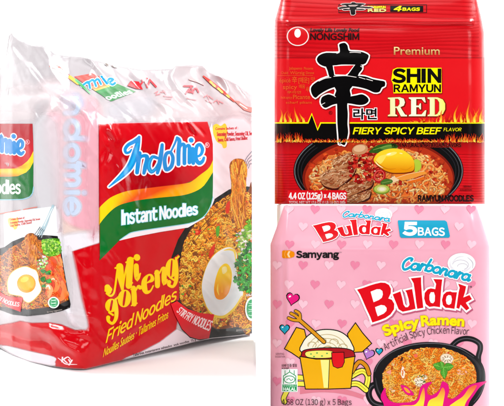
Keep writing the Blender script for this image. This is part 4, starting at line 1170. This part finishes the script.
    P = [a([(196, 32), (212, 22), (235, 20), (252, 38), (262, 72), (300, 76), (340, 79), (366, 86), (394, 104), (384, 138), (368, 160), (330, 166), (210, 165), (140, 178), (100, 178), (62, 160), (46, 130), (64, 102), (110, 86), (192, 86), (200, 60)]),
         a([(108, 168), (152, 168), (156, 200), (172, 240), (135, 252), (118, 205)]),
         a([(300, 163), (345, 168), (350, 195), (330, 222), (312, 248), (250, 248), (272, 208)]),
         a([(8, 318), (45, 282), (110, 252), (200, 240), (300, 240), (370, 245), (420, 262), (470, 272), (502, 280), (503, 308), (482, 320), (466, 348), (430, 352), (380, 330), (300, 312), (200, 310), (140, 325), (96, 346), (62, 368), (36, 388), (12, 362)]),
         a([(168, 300), (282, 300), (268, 335), (274, 372), (262, 400)])+bb([(250, 100), (254, 160), (252, 230), (256, 290), (238, 362), (225, 370), (210, 362), (195, 362), (190, 300), (184, 220), (182, 100)])+a([(176, 400), (166, 372), (176, 340)]),
         bb([(72, 78), (80, 50), (105, 35), (130, 30), (165, 42), (200, 52), (265, 44), (310, 36), (350, 29), (384, 48), (394, 72), (372, 94), (330, 101), (260, 90), (190, 92), (150, 100), (106, 120), (82, 106)])]
    for p in P: A.stroke([(x+.8, y+.9) for x, y in smooth_loop(p, 2)], 2.6, '#8c0f12', closed=True, smooth=False)
    for p in P: A.stroke(smooth_loop(p, 2), 2.8, '#fbf7f4', closed=True, smooth=False)
    A.poly(a([(156, 172), (298, 167), (256, 226), (240, 236), (168, 236)]), '#e5131c')
    for p in P: A.poly(p, '#050405', smooth=True)
    A.stroke(a([(156, 174), (166, 234), (240, 236), (258, 224), (300, 168), (210, 170)]), .9, '#fbf7f4', closed=True, smooth=False)
    for p in ([(60, 276), (100, 258), (140, 252)], [(160, 244), (240, 240), (310, 250)], [(330, 250), (370, 262)], [(380, 262), (420, 274)], [(180, 90), (196, 84)], [(268, 84), (300, 82), (340, 86)], [(340, 176), (350, 182)]):
        A.stroke(a(p), .7, '#efe8e4')
    for p, q in (([(78, 98), (100, 86)], 0), ([(172, 46), (164, 42)], 0), ([(200, 360), (210, 350)], 0)): A.stroke(bb(p), .6, '#f2ece8', smooth=False)
    A.part('hangul_wording')
    A.text('라면', box(353.5, 376.5, 118.3, 110.3), BLK, bold=.03, outline='#ffffff', ow=.06)
    A.ring(330.6, 112.8, 1.6, 1.6, .4, '#5c0a0c'); A.text('R', box(329.9, 331.4, 113.8, 111.8), '#5c0a0c')
    # tiny copy of the character on the seal
    A.part('seal_character')
    def tiny(p): return [(355+(x-347)*.47, 8.3+(y-90)*.125-.2) for x, y in p]
    for p in P: A.stroke(tiny(p), 1.0, '#f4dcd6', closed=True, smooth=False)
    for p in P: A.poly(tiny(p), BLK)
    ink, _ = film_material('red_pack_ink', None, rough=.3, coat=.10, spec=.10, bump=.12, bscale=40)
    A.build(root, (ink, ink))
    return z0
RISER_Z = build_red()

# ================================================================== PINK PACK (standing on the floor in front of the riser)
def build_pink():
    Y0, T = .955, .034
    YT, YB = 205.9, 462.0
    LE = ([205.9, 221.8, 244.8, 424, 446, 462], [284.3, 278.8, 270.5, 270.5, 278.8, 284])
    RE = ([205.9, 221, 240.5, 246, 290, 424, 446, 462], [476, 481.8, 487.9, 489.4, 489.7, 489.7, 482, 476])
    def depth(x, y):
        x = np.asarray(x, float); y = np.asarray(y, float)
        l, r = np.interp(y, *LE), np.interp(y, *RE)
        e = np.minimum(x-l, r-x)
        s = np.clip(e/22, 0, 1); side = np.sqrt(np.maximum(1-(1-s)**2, 0))
        t = np.clip((y-YT)/52, 0, 1); tp = .34+.66*np.sin(t*math.pi/2)
        b = np.clip((YB-y)/45, 0, 1); bt = .10+.90*np.sin(b*math.pi/2)
        d = Y0-T*side*np.minimum(tp, bt)-.006*np.sin(math.pi*np.clip((x-l)/(r-l), 0, 1))*tp*bt
        d = d-.0012*np.exp(-((y-250)/3.2)**2)*np.clip(np.minimum(x-290, 474-x)/20, 0, 1)
        d = d+.0012*np.exp(-((x-283)/2.0)**2)*sstep(232, 246, y)-.0010*np.exp(-((x-288)/2.2)**2)*sstep(236, 250, y)
        d = d-.0012*vnoise(x/46, y/34, 31)-.0005*vnoise(x/20, y/9, 32)*sstep(262, 225, y)
        d = d-crease(x, y, 288, 208, 286, 240, 3, .0016)-crease(x, y, 470, 210, 478, 242, 3, .0016)
        return d
    fa = Facets(depth, 262, 200, 496, 470)
    ys = np.linspace(YB, YT, 190)
    us = np.linspace(0, 1, 150); us = .5-.5*np.cos(us*math.pi)*.35-.5*(1-2*us)*.65
    X = np.stack([np.interp(y, *LE)+(np.interp(y, *RE)-np.interp(y, *LE))*us for y in ys])
    Y = np.repeat(ys[:, None], len(us), 1)
    D = fa.depth(X, Y); Fp = surf(X, D, Y)
    bk = np.where(Y < 300, np.minimum(Y0+.003+(Y0-D)*.8, .9735), Y0+.003+(Y0-D)*.45)
    bk = np.minimum(bk, .9735)
    Bp = np.stack([Fp[..., 0], bk, Fp[..., 2]], -1)
    z0 = float(Fp[:, :, 2].min()); loc = (.122, Y0, z0)
    root = pack_root('noodle_multipack', loc, 'matte pink heart-patterned pack with red cartoon-style name and black pan of spicy ramen', 'noodle pack', GROUP)
    m, _ = film_material('pink_pack_film', '#f2a8bc', '#f5b0c2', rough=.42, coat=.12, spec=.2, bump=.10, bscale=30)
    sheet(Fp, Bp, 'wrapper', m, loc).parent = root
    A = Print(lay=make_lay(fa, loc))
    WH, RED, BLK, TEAL = '#fffafb', '#e00014', '#0a0808', '#10a6c8'
    def xl(y): return float(np.interp(y, *LE))
    def xr(y): return float(np.interp(y, *RE))
    def heart(cx, cy, s, col, rot=0, **k):
        P = []
        for i in range(20):
            t = 2*math.pi*i/20
            P.append(rotp(cx, cy, s*16*math.sin(t)**3/16, -s*(13*math.cos(t)-5*math.cos(2*t)-2*math.cos(3*t)-math.cos(4*t))/15, rot))
        A.poly(P, col, **k)
        return P
    A.part('heart_pattern')
    rows = [(209, 289, 0), (226.3, 277, 1), (244.2, 289.5, 1), (265, 277, 0), (284.3, 289, 0), (304, 277, 1), (323.5, 290, 1), (343, 277, 0), (362, 290, 0), (381, 277, 1), (400, 290, 1), (419, 277, 0), (438, 290, 0)]
    for y, x0, par in rows:
        for k in range(9):
            x = x0+26*k
            if x-5 < xl(y) or x+5 > xr(y): continue
            heart(x, y, 4.8, '#ec86a4' if (k+par) % 2 else '#f8c6d4', rot=8, dz=.26)
    A.part('lower_swash')
    A.grid(lambda u, v: (300+72*u, 388.5+4*math.sin(u*2.4+.3)*(-1)+12*u*u+v*(7-3*u)), 20, 3, '#e07f90')
    # seal printing
    B_o = zm(355, 270, 7.38, [(15, 145), (60, 132), (110, 114), (150, 102), (190, 93), (222, 95), (250, 110), (265, 138), (264, 172), (246, 210), (272, 220), (290, 250), (288, 290), (262, 328), (225, 354), (185, 370), (128, 388), (112, 345), (86, 290), (58, 225), (38, 180)])
    B_h = [zm(355, 270, 7.38, [(115, 160), (160, 142), (185, 142), (202, 155), (206, 180), (198, 205), (175, 222), (137, 238), (126, 200)]),
           zm(355, 270, 7.38, [(148, 274), (192, 258), (218, 262), (234, 280), (232, 302), (212, 322), (168, 342), (156, 308)])]
    U_o = zm(355, 270, 7.38, [(278, 180), (335, 158), (348, 205), (358, 255), (372, 275), (390, 274), (402, 258), (395, 215), (380, 165), (370, 152), (422, 140), (436, 220), (447, 286), (404, 298), (352, 308), (322, 290), (302, 240)])
    zb = lambda p: zm(410, 270, 7.2, p)
    L_o = zb([(6, 60), (80, 52), (80, 90), (86, 180), (96, 272), (52, 280), (44, 230), (36, 160), (26, 95)])
    D_o = zb([(168, 65), (232, 68), (226, 120), (220, 200), (216, 268), (172, 262), (140, 266), (114, 246), (102, 205), (106, 165), (126, 140), (150, 132), (182, 138), (188, 100)])
    D_h = [zb([(150, 160), (172, 160), (180, 185), (178, 225), (166, 240), (150, 236), (140, 215), (140, 180)])]
    A_o = zb([(338, 160), (330, 215), (320, 280), (284, 274), (256, 272), (236, 252), (230, 215), (240, 178), (262, 158), (290, 154), (305, 160)])
    A_h = [zb([(278, 180), (296, 184), (302, 210), (296, 242), (280, 252), (264, 244), (258, 218), (264, 190)])]
    K_o = zb([(346, 98), (404, 118), (396, 160), (384, 198), (428, 180), (446, 210), (402, 236), (428, 276), (406, 292), (364, 250), (354, 280), (334, 273), (342, 215), (350, 160), (358, 128)])
    LET = [(B_o, B_h), (U_o, []), (L_o, []), (D_o, D_h), (A_o, A_h), (K_o, [])]
    def big(tr, ow, sh):
        for o_, h in LET: A.stroke([tr(x+sh, y+sh*1.3) for x, y in o_], ow*1.25, '#c25a78', closed=True, smooth=False)
        for o_, h in LET: A.stroke([tr(x, y) for x, y in o_], ow, WH, closed=True, smooth=False)
        for o_, h in LET: A.poly([tr(x, y) for x, y in o_], WH)
        for o_, h in LET: A.poly([tr(x, y) for x, y in o_], RED, holes=[[tr(x, y) for x, y in q] for q in h])
    # script lettering: joined strokes in a unit x-height box
    def ring_(x, w=.42): return [(x+w+w*math.cos(t), .5+.5*math.sin(t)) for t in [i*math.pi/5+.5 for i in range(11)]]
    GL = {'C': (1.25, [[(1.05, 1.45), (1.1, 1.75), (.75, 1.85), (.3, 1.35), (.2, .6), (.45, .05), (.85, .1), (1.2, .45)]]),
          'a': (1.05, [ring_(.05), [(.88, .95), (.86, .3), (1.0, .02), (1.15, .2)]]),
          'r': (.78, [[(.0, .1), (.18, .9), (.22, 1.0), (.24, .5), (.22, 0)], [(.24, .55), (.45, .95), (.68, .92)]]),
          'b': (1.0, [[(.2, 1.95), (.14, 1.0), (.12, .05)], ring_(.1, .4)]),
          'o': (.98, [ring_(.05)]),
          'n': (1.05, [[(.14, 1.0), (.14, .5), (.12, 0)], [(.14, .55), (.4, .98), (.72, .85), (.72, .35), (.85, .02), (1.02, .2)]])}
    def script(word, path, h, w, col, out, ow):
        tot = sum(GL[c][0] for c in word)
        f = along(path, 1)
        jobs = []; x = 0
        for c in word:
            for s in GL[c][1]: jobs.append([f((x+p[0]+.22*p[1])/(tot+.2), p[1]*h) for p in s])
            x += GL[c][0]
        for s in jobs: A.stroke([(p[0]+.4, p[1]+.6) for p in s], w+ow, '#d98aa2')
        for s in jobs: A.stroke(s, w+ow, out)
        for s in jobs: A.stroke(s, w, col)
    def cream(cx, cy, s):
        A.ell(cx, cy+1*s, 14*s, 10.6*s, '#e293aa'); A.ell(cx, cy, 14*s, 10.4*s, '#f7f4f6'); A.ell(cx-1*s, cy+1*s, 11*s, 8.4*s, '#e9e4ea'); A.ell(cx-.5*s, cy-.6*s, 10.6*s, 7.6*s, '#fdfcfd')
        A.ring(cx-1*s, cy+1.6*s, 8*s, 5*s, .8*s, '#d3ccd6', a0=190, a1=420); A.ring(cx+1*s, cy+3*s, 5*s, 2.8*s, .7*s, '#cfc8d2', a0=180, a1=420)
        A.stroke([(cx+6*s, cy-6*s), (cx+11*s, cy-1*s), (cx+11*s, cy+5*s)], [.4*s, 1*s, .4*s], '#c9c2cc')
        A.stroke([(cx-9*s, cy-1*s), (cx-4*s, cy-6*s), (cx+3*s, cy-7*s)], [.4*s, .8*s, .3*s], '#dcd6de')
    A.part('top_cream_picture', z=.30); cream(383.5, 214.5, .62)
    A.part('top_name_wording')
    big(lambda x, y: (312.7+(x-357)*.684, 225.6+(y-289.6)*.5), 1.7, .5)
    A.part('top_script_wording')
    script('Carbonara', [(341.5, 217.5), (352, 216.8), (365, 218), (378, 220), (390, 221.6)], 3.0, 1.25, TEAL, WH, .9)
    A.part('bag_count_badge')
    A.poly([(398.2, 220.2), (445, 220.4), (447, 222), (450, 236), (449, 237.6), (401.5, 237.8), (400, 236.5), (397.8, 221.5)], '#12a0c4')
    A.text('5', quad((404, 234.6), (416, 234.6), (416.6, 222.8), (404, 222.8)), WH, bold=.06, sans=True)
    A.text('BAGS', quad((418.2, 235.2), (444.6, 235.6), (444.4, 228), (418.2, 227.6)), WH, bold=.03, sans=True)
    A.part('maker_mark')
    A.poly([(282, 251.4), (283, 250.4), (290, 250.4), (294, 252), (294.8, 254.3), (294, 256.8), (290, 258.2), (283, 258.2), (282, 257.2)], '#f08a00')
    A.poly([(288.6, 251.2), (287, 254.3), (288.6, 257.5), (290.4, 257.5), (289, 254.3), (290.4, 251.2)], '#fbd7a0')
    A.stroke([(286, 250.5), (284.6, 254.3), (286, 258.1)], .5, '#f6b45c')
    A.text('Samyang', box(296.6, 338.6, 257.6, 251.3), '#141214', bold=.045, sans=True)
    A.text('TM', box(339.2, 341.6, 253, 251.9), '#6a5a60')
    # big name
    A.part('cream_picture', z=.30); cream(461.5, 263.4, 1)
    A.part('script_wording')
    script('Carbonara', [(400.5, 269.8), (412, 269.6), (428, 271.2), (446, 275.5), (470, 281.2)], 6.1, 2.5, TEAL, WH, 1.9)
    A.part('name_wording')
    big(lambda x, y: (x, y), 3.6, .9)
    A.ell(471, 286.8, 1, 1, '#7c5a64')
    A.part('spicy_wording')
    pa = [(385.8, 335.8), (395, 332), (405, 329.2), (414, 327.2), (421, 326), (440, 324.6), (463.5, 326)]
    for (t, u0, u1) in (('Spicy', 0, .435), ('Ramen', .475, 1)):
        f = along(pa, 9.6)
        g2 = lambda u, v, f=f, u0=u0, u1=u1: f(u0+(u1-u0)*u, v)
        A.text(t, lambda u, v: (g2(u, v)[0]+.8, g2(u, v)[1]+.8), '#b04a5a', bold=.04)
        A.text(t, g2, '#ffe900', bold=.04, outline='#e0a800', ow=.02)
    A.part('flavor_wording')
    A.text('Artificial Spicy Chicken Flavor', along([(385.4, 350.5), (400, 343.5), (413, 338), (428, 334.8), (445, 333.6), (469, 335)], 7.0), '#4c3438', bold=0, sans=True)
    # loose hearts
    A.part('heart_drawing', z=.32)
    for x, y, s, c, r in ((292.6, 298.6, 6.0, '#e5187a', 12), (284.6, 328.8, 4.4, '#18a8c6', 0), (368.6, 353.6, 5.2, '#b878c8', 20), (379.2, 351.2, 3, '#16a6c4', 0)):
        A.part('heart_drawing', key='hd%d' % x)
        heart(x, y, s+1.1, BLK, rot=r); heart(x, y, s, c, rot=r); A.ell(x-s*.45, y-s*.35, s*.22, s*.14, '#ffffff', rot=-30)
    # ---- carton of noodles (without the mascot)
    A.part('carton_picture', z=.34)
    def outl(P, col, w=1.9, smooth=False):
        A.stroke(P, w, BLK, closed=True, smooth=smooth); A.poly(P, col, smooth=smooth)
    MU = '#f2b005'
    for p in ([(350, 377), (362, 371), (368, 377), (366, 388)], [(350, 384), (358, 384), (366, 390)]): A.stroke(p, 6.4, BLK); A.stroke(p, 4.6, '#f8ec4c'); A.stroke(p, .6, '#b89a10')
    A.stroke([(352, 372), (359, 362), (366, 366), (369, 374)], 5, BLK); A.stroke([(352, 372), (359, 362), (366, 366), (369, 374)], 3.4, '#d98a06')
    for p in ([(306, 384), (292, 385), (284, 397), (284.5, 402)], [(304, 378), (296, 378), (290, 386)]): A.stroke(p, 5.6, BLK); A.stroke(p, 4.2, '#f8ec4c')
    outl([(296.6, 328), (304, 330), (310, 356), (300, 358), (292, 352.5), (285, 348.6)], MU)
    outl([(355.5, 323.6), (362, 333), (371, 343.4), (362, 351.4), (352, 352), (348, 334)], MU)
    # heap of noodles above the rim
    heap = [(302, 352), (303, 343), (309, 335.5), (318, 331), (328, 330), (338, 331.5), (346, 336), (351, 343), (352, 352)]
    A.stroke(heap+[(328, 356)], 2, BLK, closed=True); A.poly(heap+[(328, 356)], '#f6efd8', smooth=True)
    ins = inpoly(smooth_loop(heap))
    for k in range(4):
        rr = 20-4.6*k
        A.ring(327, 352, rr, rr*.88, .8, '#cdb98a', a0=200, a1=340)
    for x0, y0 in ((312, 345), (322, 341), (334, 342), (343, 347), (328, 349)): A.ring(x0, y0, 4.2, 3, .8, '#bfa874', a0=150, a1=400)
    outl([(302, 354), (305, 350.5), (320, 348.5), (340, 348.5), (351, 350.5), (354, 354), (352, 358.5), (328, 361), (304, 358.5)], '#a80e18', smooth=True)
    outl([(306.5, 352), (320, 350.6), (332, 351.6), (332, 357), (318, 358), (307, 356.6)], '#f6e96c', 1, smooth=True)
    for x, y in ((311, 354), (317, 353), (322, 356), (327, 353.4), (314, 356.6)): A.ell(x, y, 1, .7, '#5fae5a'); 
    outl([(300.4, 357), (316, 359.6), (340, 359.4), (354.4, 357), (352, 372), (350.4, 387.8), (328, 388.6), (305.8, 388.6), (303.4, 374)], MU)
    A.poly([(320.5, 360), (329.5, 360), (328.4, 387.8), (323.8, 387.8)], '#faf08a'); A.stroke([(329.5, 360), (328.4, 388)], .7, BLK, smooth=False)
    outl([(332, 353), (343.6, 352.6), (344, 362), (342, 366.6), (337.6, 367.8), (333.6, 366), (332.4, 361)], '#e00f1c', 1.5)
    # fork
    A.part('fork_drawing')
    for w, c in ((4.6, BLK), (3, '#dd9512')):
        A.stroke([(324, 342), (312, 331), (300, 320.5)], w, c, smooth=False); A.stroke([(300, 320.5), (293.5, 320), (288.5, 318)], w*.8, c); A.stroke([(300, 320.5), (296.5, 316.5), (291, 313.4)], w*.8, c); A.stroke([(300, 320.5), (299.6, 314), (295.6, 311)], w*.8, c)
    # halal mark and wordings
    A.part('halal_mark', z=.6)
    A.poly([(281.5, 369), (297.6, 369), (297.6, 392), (281.5, 392)], '#fafdfb')
    GR = '#1f9e58'
    A.poly([(282.4, 384.4), (296.8, 384.4), (296.8, 391.2), (282.4, 391.2)], GR); A.text('HALAL', box(283.4, 295.8, 390.6, 387.6), '#eafff2', bold=.04); A.text('한국이슬람교', box(283.2, 296, 386.8, 384.8), '#d2f2e0')
    A.ring(289.6, 379.5, 5.4, 3.6, .8, GR); A.stroke([(283.4, 383.6), (283.4, 376), (289.6, 372), (295.8, 376), (295.8, 383.6)], .8, GR, smooth=False)
    A.stroke([(285, 375), (285, 370.6)], .7, GR, smooth=False); A.stroke([(294.2, 375), (294.2, 370.6)], .7, GR, smooth=False); A.stroke([(289.6, 372), (289.6, 370)], .8, GR, smooth=False)
    A.stroke([(286.6, 380), (289, 378.6), (291, 380.6), (293, 379)], .6, GR)
    A.part('small_print')
    A.text('KMF 인증 할랄', box(281.8, 297, 366.8, 364.4), '#4c2c34', bold=.01)
    A.text('KMF', box(281.8, 289, 370-.8, 367.6), '#4c2c34', bold=.01)
    A.part('small_print', key='sp2')
    A.text('SERVING', box(275.5, 284, 354.8, 353), '#7a4656'); A.text('SUGGESTION', box(275, 285, 357.6, 355.8), '#7a4656')
    A.part('net_weight_wording', z=1.2)
    A.text('4.58 OZ (130 g) x 5 Bags', box(281.4, 351.6, 405, 399.3), '#3a2226', bold=.005, sans=True)
    A.text('NET WT 22.9 OZ (650 g)', box(281.4, 340, 413, 408.4), '#3a2226', bold=.005, sans=True)
    # ---- pan
    A.part('pan_picture', z=.34)
    for w, c in ((5.4, '#131113'), (1.0, '#4c4a50')):
        A.stroke([(452, 346), (457.5, 341), (465, 338.6), (473, 339.6), (479.4, 343.6), (480.4, 349), (478.6, 356), (478.6, 362)], w, c)
        A.stroke([(381, 386), (374, 385), (369.6, 389), (369, 396), (373, 402.6), (381, 405.6), (388, 404.6)], w*1.15, c)
    pn = [(373.4, 373), (377, 364), (385, 355.6), (396, 348.6), (410, 344), (426, 342), (442, 342.8), (456, 345.8), (468, 350.6), (478, 358), (483.6, 366.6), (485.6, 377), (484, 388), (478, 400), (466, 411), (448, 419), (428, 421.6), (408, 419), (392, 411), (380, 400), (374, 387)]
    A.poly(pn, '#111012', smooth=True)
    A.stroke([(374.6, 372), (380, 361.6), (392, 352), (410, 345.4), (428, 343.4), (444, 344.2), (460, 348.4), (474, 357)], [.4, .9, 1, 1, 1, 1, .9, .4], '#5a585e')
    A.stroke([(484, 370), (485, 380), (481.4, 392), (474, 402)], [.4, 1, 1, .5], '#47454b')
    A.stroke([(462, 352), (474, 360), (480, 370), (480, 382)], [.5, 2.4, 2.6, .6], '#2c2a2e')
    A.stroke([(375.5, 378), (378, 390), (385, 401)], [.5, 1.6, .6], '#3a383c')
    nd = [(382.6, 377), (385, 369), (391, 361.6), (402, 354), (414, 349.4), (428, 347.6), (444, 348.6), (457, 352.4), (468, 359), (474.6, 367), (476.6, 378), (474, 390), (466, 402), (450, 411), (430, 414), (408, 411), (392, 402), (384, 390)]
    A.poly(nd, '#b04a0c', smooth=True)
    ins = inpoly(smooth_loop(nd))
    palp = ['#f79a34', '#f58a1e', '#fab65c', '#ee7a18', '#f9a848', '#e86a12']
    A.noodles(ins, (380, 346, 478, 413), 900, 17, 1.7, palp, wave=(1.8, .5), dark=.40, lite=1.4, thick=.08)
    A.flecks(ins, (384, 348, 476, 408), 60, 1.2, ['#f4724a', '#e8502c', '#f9c9a0', '#f2a088'])
    A.flecks(ins, (384, 348, 476, 408), 60, .6, ['#4a7a2a', '#6a983a', '#5a3a14'])
    A.part('topping_picture', parent='pan_picture')
    for cx, cy, r in ((447, 359, 7.6), (419.5, 382.5, 6.8)):
        A.ell(cx, cy, r*.95, r*.72, '#c89a68', rot=15); A.ell(cx, cy-.4, r*.85, r*.6, '#f0dcc0', rot=15)
        for k in range(9):
            a_ = k*.7; A.stroke([(cx+1.2*math.cos(a_), cy+.8*math.sin(a_)), (cx+r*.62*math.cos(a_), cy+r*.42*math.sin(a_))], [.4, .8], '#7c5a3c', smooth=False)
        A.stroke([(cx-2, cy), (cx+2.6, cy-.6)], 1.6, '#fbf0de', smooth=False)
    A.flecks(lambda x, y: math.hypot(x-421, (y-378)*1.3) < 6, (414, 372, 428, 384), 24, 1.3, ['#f7e9cf', '#5c7a34', '#e8cfa4'])
    for p, c in (([(401, 371), (403, 366), (405, 372), (404, 378), (401.6, 377)], '#fbe3d0'), ([(398, 359), (403, 357), (402, 361)], '#5a3018'), ([(457, 370), (465, 368), (467, 373), (459, 375)], '#f6b08c'), ([(386, 372), (390, 368), (391, 374)], '#f29a80'), ([(412, 356), (417, 354), (417, 359)], '#ee6a50')):
        A.poly(p, c, smooth=True)
    for cx, cy, L, wd, ro in ((443.5, 367.5, 11, 4.2, 195), (443.5, 367.5, 10.5, 4.0, -8), (443.4, 367.5, 11.5, 3.6, 84), (442.5, 367, 6, 2.8, 250)):
        for k_, c in ((1, '#2d6a1c'), (.86, '#4f9e2c')):
            P = [rotp(cx, cy, L*t, wd*k_*math.sin(math.pi*t**.8), ro) for t in (0, .2, .4, .6, .8, 1)]+[rotp(cx, cy, L*t, -wd*k_*math.sin(math.pi*t**.8), ro) for t in (.8, .6, .4, .2)]
            A.poly(P, c, smooth=True)
        A.stroke([rotp(cx, cy, .5, 0, ro), rotp(cx, cy, L*.9, 0, ro)], .5, '#8fcf5a')
        for t in (.3, .5, .7): A.stroke([rotp(cx, cy, L*t, 0, ro), rotp(cx, cy, L*(t+.14), wd*.55, ro)], .3, '#7cc04a'); A.stroke([rotp(cx, cy, L*t, 0, ro), rotp(cx, cy, L*(t+.14), -wd*.55, ro)], .3, '#3c8422')
    A.noodles(lambda x, y: ins(x, y) and (math.hypot(x-447, y-359) > 5 and math.hypot(x-419.5, y-382.5) > 4.6 and math.hypot(x-443, y-367) > 9), (386, 350, 474, 410), 110, 12, 1.6, palp, wave=(1.8, .5), dark=.42, lite=1.4)
    # ---- magenta flames
    A.part('flame_drawing', z=1.1)
    z3 = lambda p: zm(366, 320, 3.877, p)
    MG = '#e4087c'
    fl = z3([(58, 395), (70, 335), (58, 305), (60, 285), (75, 262), (78, 290), (92, 312), (120, 322), (150, 320), (175, 318), (198, 305), (205, 285), (210, 265), (222, 250), (256, 240), (240, 262), (238, 285), (252, 292), (268, 285), (285, 270), (292, 245), (300, 238), (318, 250), (322, 275), (316, 300), (330, 306), (352, 296), (372, 276), (392, 258), (420, 246), (468, 238), (440, 262), (420, 290), (400, 320), (396, 350), (405, 395)])
    A.poly(fl, MG, smooth=True)
    A.poly(z3([(134, 252), (158, 258), (182, 282), (184, 292), (160, 290), (144, 274)]), MG, smooth=True)
    A.poly(z3([(146, 262), (160, 266), (172, 282), (158, 280)]), '#f5a02c', smooth=True)
    def gy(p): return mixc('#ffe23a', '#f4603c', min(1, max(0, (403-p[1])/16)))
    for q in ([(100, 395), (110, 345), (140, 332), (185, 330), (205, 312), (212, 290), (224, 262), (228, 300), (222, 345), (225, 395)],
              [(238, 395), (236, 345), (246, 312), (276, 296), (296, 262), (306, 280), (300, 318), (296, 350), (300, 395)],
              [(312, 395), (318, 342), (344, 318), (376, 296), (402, 262), (430, 254), (408, 290), (388, 318), (380, 350), (385, 395)]):
        A.poly(z3(q), gy, smooth=True)
    ink, _ = film_material('pink_pack_ink', None, rough=.42, coat=.06, spec=.10, bump=.10, bscale=30)
    A.build(root, (ink, ink))
    return z0
FLOOR_Z = build_pink()

# ================================================================== SETTING, LIGHT, CAMERA
GROUND = -.60
def setting():
    m = bpy.data.materials.new('white_paint'); m.use_nodes = True
    nt = m.node_tree; b = nt.nodes['Principled BSDF']
    n = nt.nodes.new('ShaderNodeTexNoise'); n.inputs['Scale'].default_value = 3
    cr = nt.nodes.new('ShaderNodeValToRGB'); cr.color_ramp.elements[0].color = (.90, .90, .90, 1); cr.color_ramp.elements[1].color = (.93, .93, .93, 1)
    nt.links.new(n.outputs[0], cr.inputs[0]); nt.links.new(cr.outputs[0], b.inputs['Base Color'])
    b.inputs['Roughness'].default_value = .7; b.inputs['Specular IOR Level'].default_value = .2
    def boxo(name, x0, x1, y0, y1, z0, z1, bev=.004):
        import bmesh
        bm = bmesh.new(); bmesh.ops.create_cube(bm, size=1)
        for v in bm.verts:
            v.co = Vector(((x0+x1)/2+v.co.x*(x1-x0), (y0+y1)/2+v.co.y*(y1-y0), (z0+z1)/2+v.co.z*(z1-z0)))
        bmesh.ops.bevel(bm, geom=bm.edges[:], offset=bev, segments=2, affect='EDGES')
        me = bpy.data.meshes.new(name); bm.to_mesh(me); bm.free(); me.materials.append(m)
        o = bpy.data.objects.new(name, me); COL.objects.link(o); o['kind'] = 'structure'
        return o
    boxo('shelf', -1.6, .004, .62, 1.36, GROUND, SHELF_Z, .002)
    boxo('low_riser', .03, .205, .90, .9735, GROUND, FLOOR_Z, .001)
    boxo('riser', .028, .2215, .975, 1.12, GROUND, RISER_Z, .001)
    # seamless paper sweep: floor curving up into the background
    prof = [(-4, GROUND-.001), (2.6, GROUND-.001)]
    for i in range(1, 13):
        a = math.pi/2*i/12; prof.append((2.6+1.2*math.sin(a), GROUND-.001+1.2*(1-math.cos(a))))
    prof.append((3.8, 5))
    V = [(x, y, z) for y, z in prof for x in (-6, 6)]
    me = bpy.data.meshes.new('backdrop'); me.from_pydata(V, [], [(2*i, 2*i+1, 2*i+3, 2*i+2) for i in range(len(prof)-1)])
    me.polygons.foreach_set('use_smooth', [True]*len(me.polygons)); me.materials.append(m)
    o = bpy.data.objects.new('backdrop', me); COL.objects.link(o); o['kind'] = 'structure'

def lamp(name, loc, target, sx, sy, power, col=(1, 1, 1)):
    l = bpy.data.lights.new(name, 'AREA'); l.shape = 'RECTANGLE'; l.size = sx; l.size_y = sy; l.energy = power; l.color = col
    o = bpy.data.objects.new(name, l); COL.objects.link(o); o.location = loc
    o.rotation_euler = (Vector(target)-Vector(loc)).to_track_quat('-Z', 'Y').to_euler()

setting()
w = bpy.data.worlds.new('World'); scene.world = w; w.use_nodes = True
w.node_tree.nodes['Background'].inputs[0].default_value = (1, 1, 1, 1)
wn, wl = w.node_tree.nodes, w.node_tree.links
wt = wn.new('ShaderNodeTexCoord'); wx = wn.new('ShaderNodeSeparateXYZ'); wm = wn.new('ShaderNodeMapRange')   # world graded for its reflections: bright ahead, dimmed behind the camera
wm.inputs['From Min'].default_value = -.35; wm.inputs['From Max'].default_value = .4; wm.inputs['To Min'].default_value = .06; wm.inputs['To Max'].default_value = .6
wl.new(wt.outputs['Generated'], wx.inputs[0]); wl.new(wx.outputs['Y'], wm.inputs['Value']); wl.new(wm.outputs[0], wn['Background'].inputs[1])
lamp('softbox_left', (-2.1, -.9, 1.2), (-.05, 1, 0), 1.1, 1.1, 27)
lamp('softbox_right', (2.1, -.9, 1.1), (.05, 1, 0), 1.1, 1.1, 36)
lamp('front_fill', (0, -1.2, 2.1), (0, 1, -.05), 1.4, .9, 33)  # added fill above the camera, lifts the shadow on the shelf
lamp('softbox_top', (0, .7, 2.3), (0, 1.1, 0), 1.8, 1.0, 15)
lamp('background_lamp_left', (-2.2, 2.0, 2.2), (-.6, 3.6, -.1), 1.2, 1.2, 120)
lamp('background_lamp_right', (2.2, 2.0, 2.2), (.6, 3.6, -.1), 1.2, 1.2, 120)

cam = bpy.data.cameras.new('camera'); co = bpy.data.objects.new('camera', cam); COL.objects.link(co)
co.location = (0, 0, 0); co.rotation_euler = (math.pi/2, 0, 0)
cam.sensor_width = 36; cam.lens = 36*F/504; cam.clip_start = .01; cam.clip_end = 50
scene.camera = co
scene.view_settings.view_transform = 'Standard'; scene.view_settings.look = 'None'
scene.view_settings.exposure = 0; scene.view_settings.gamma = 1
scene.cycles.transparent_max_bounces = 64
scene.cycles.use_denoising = True
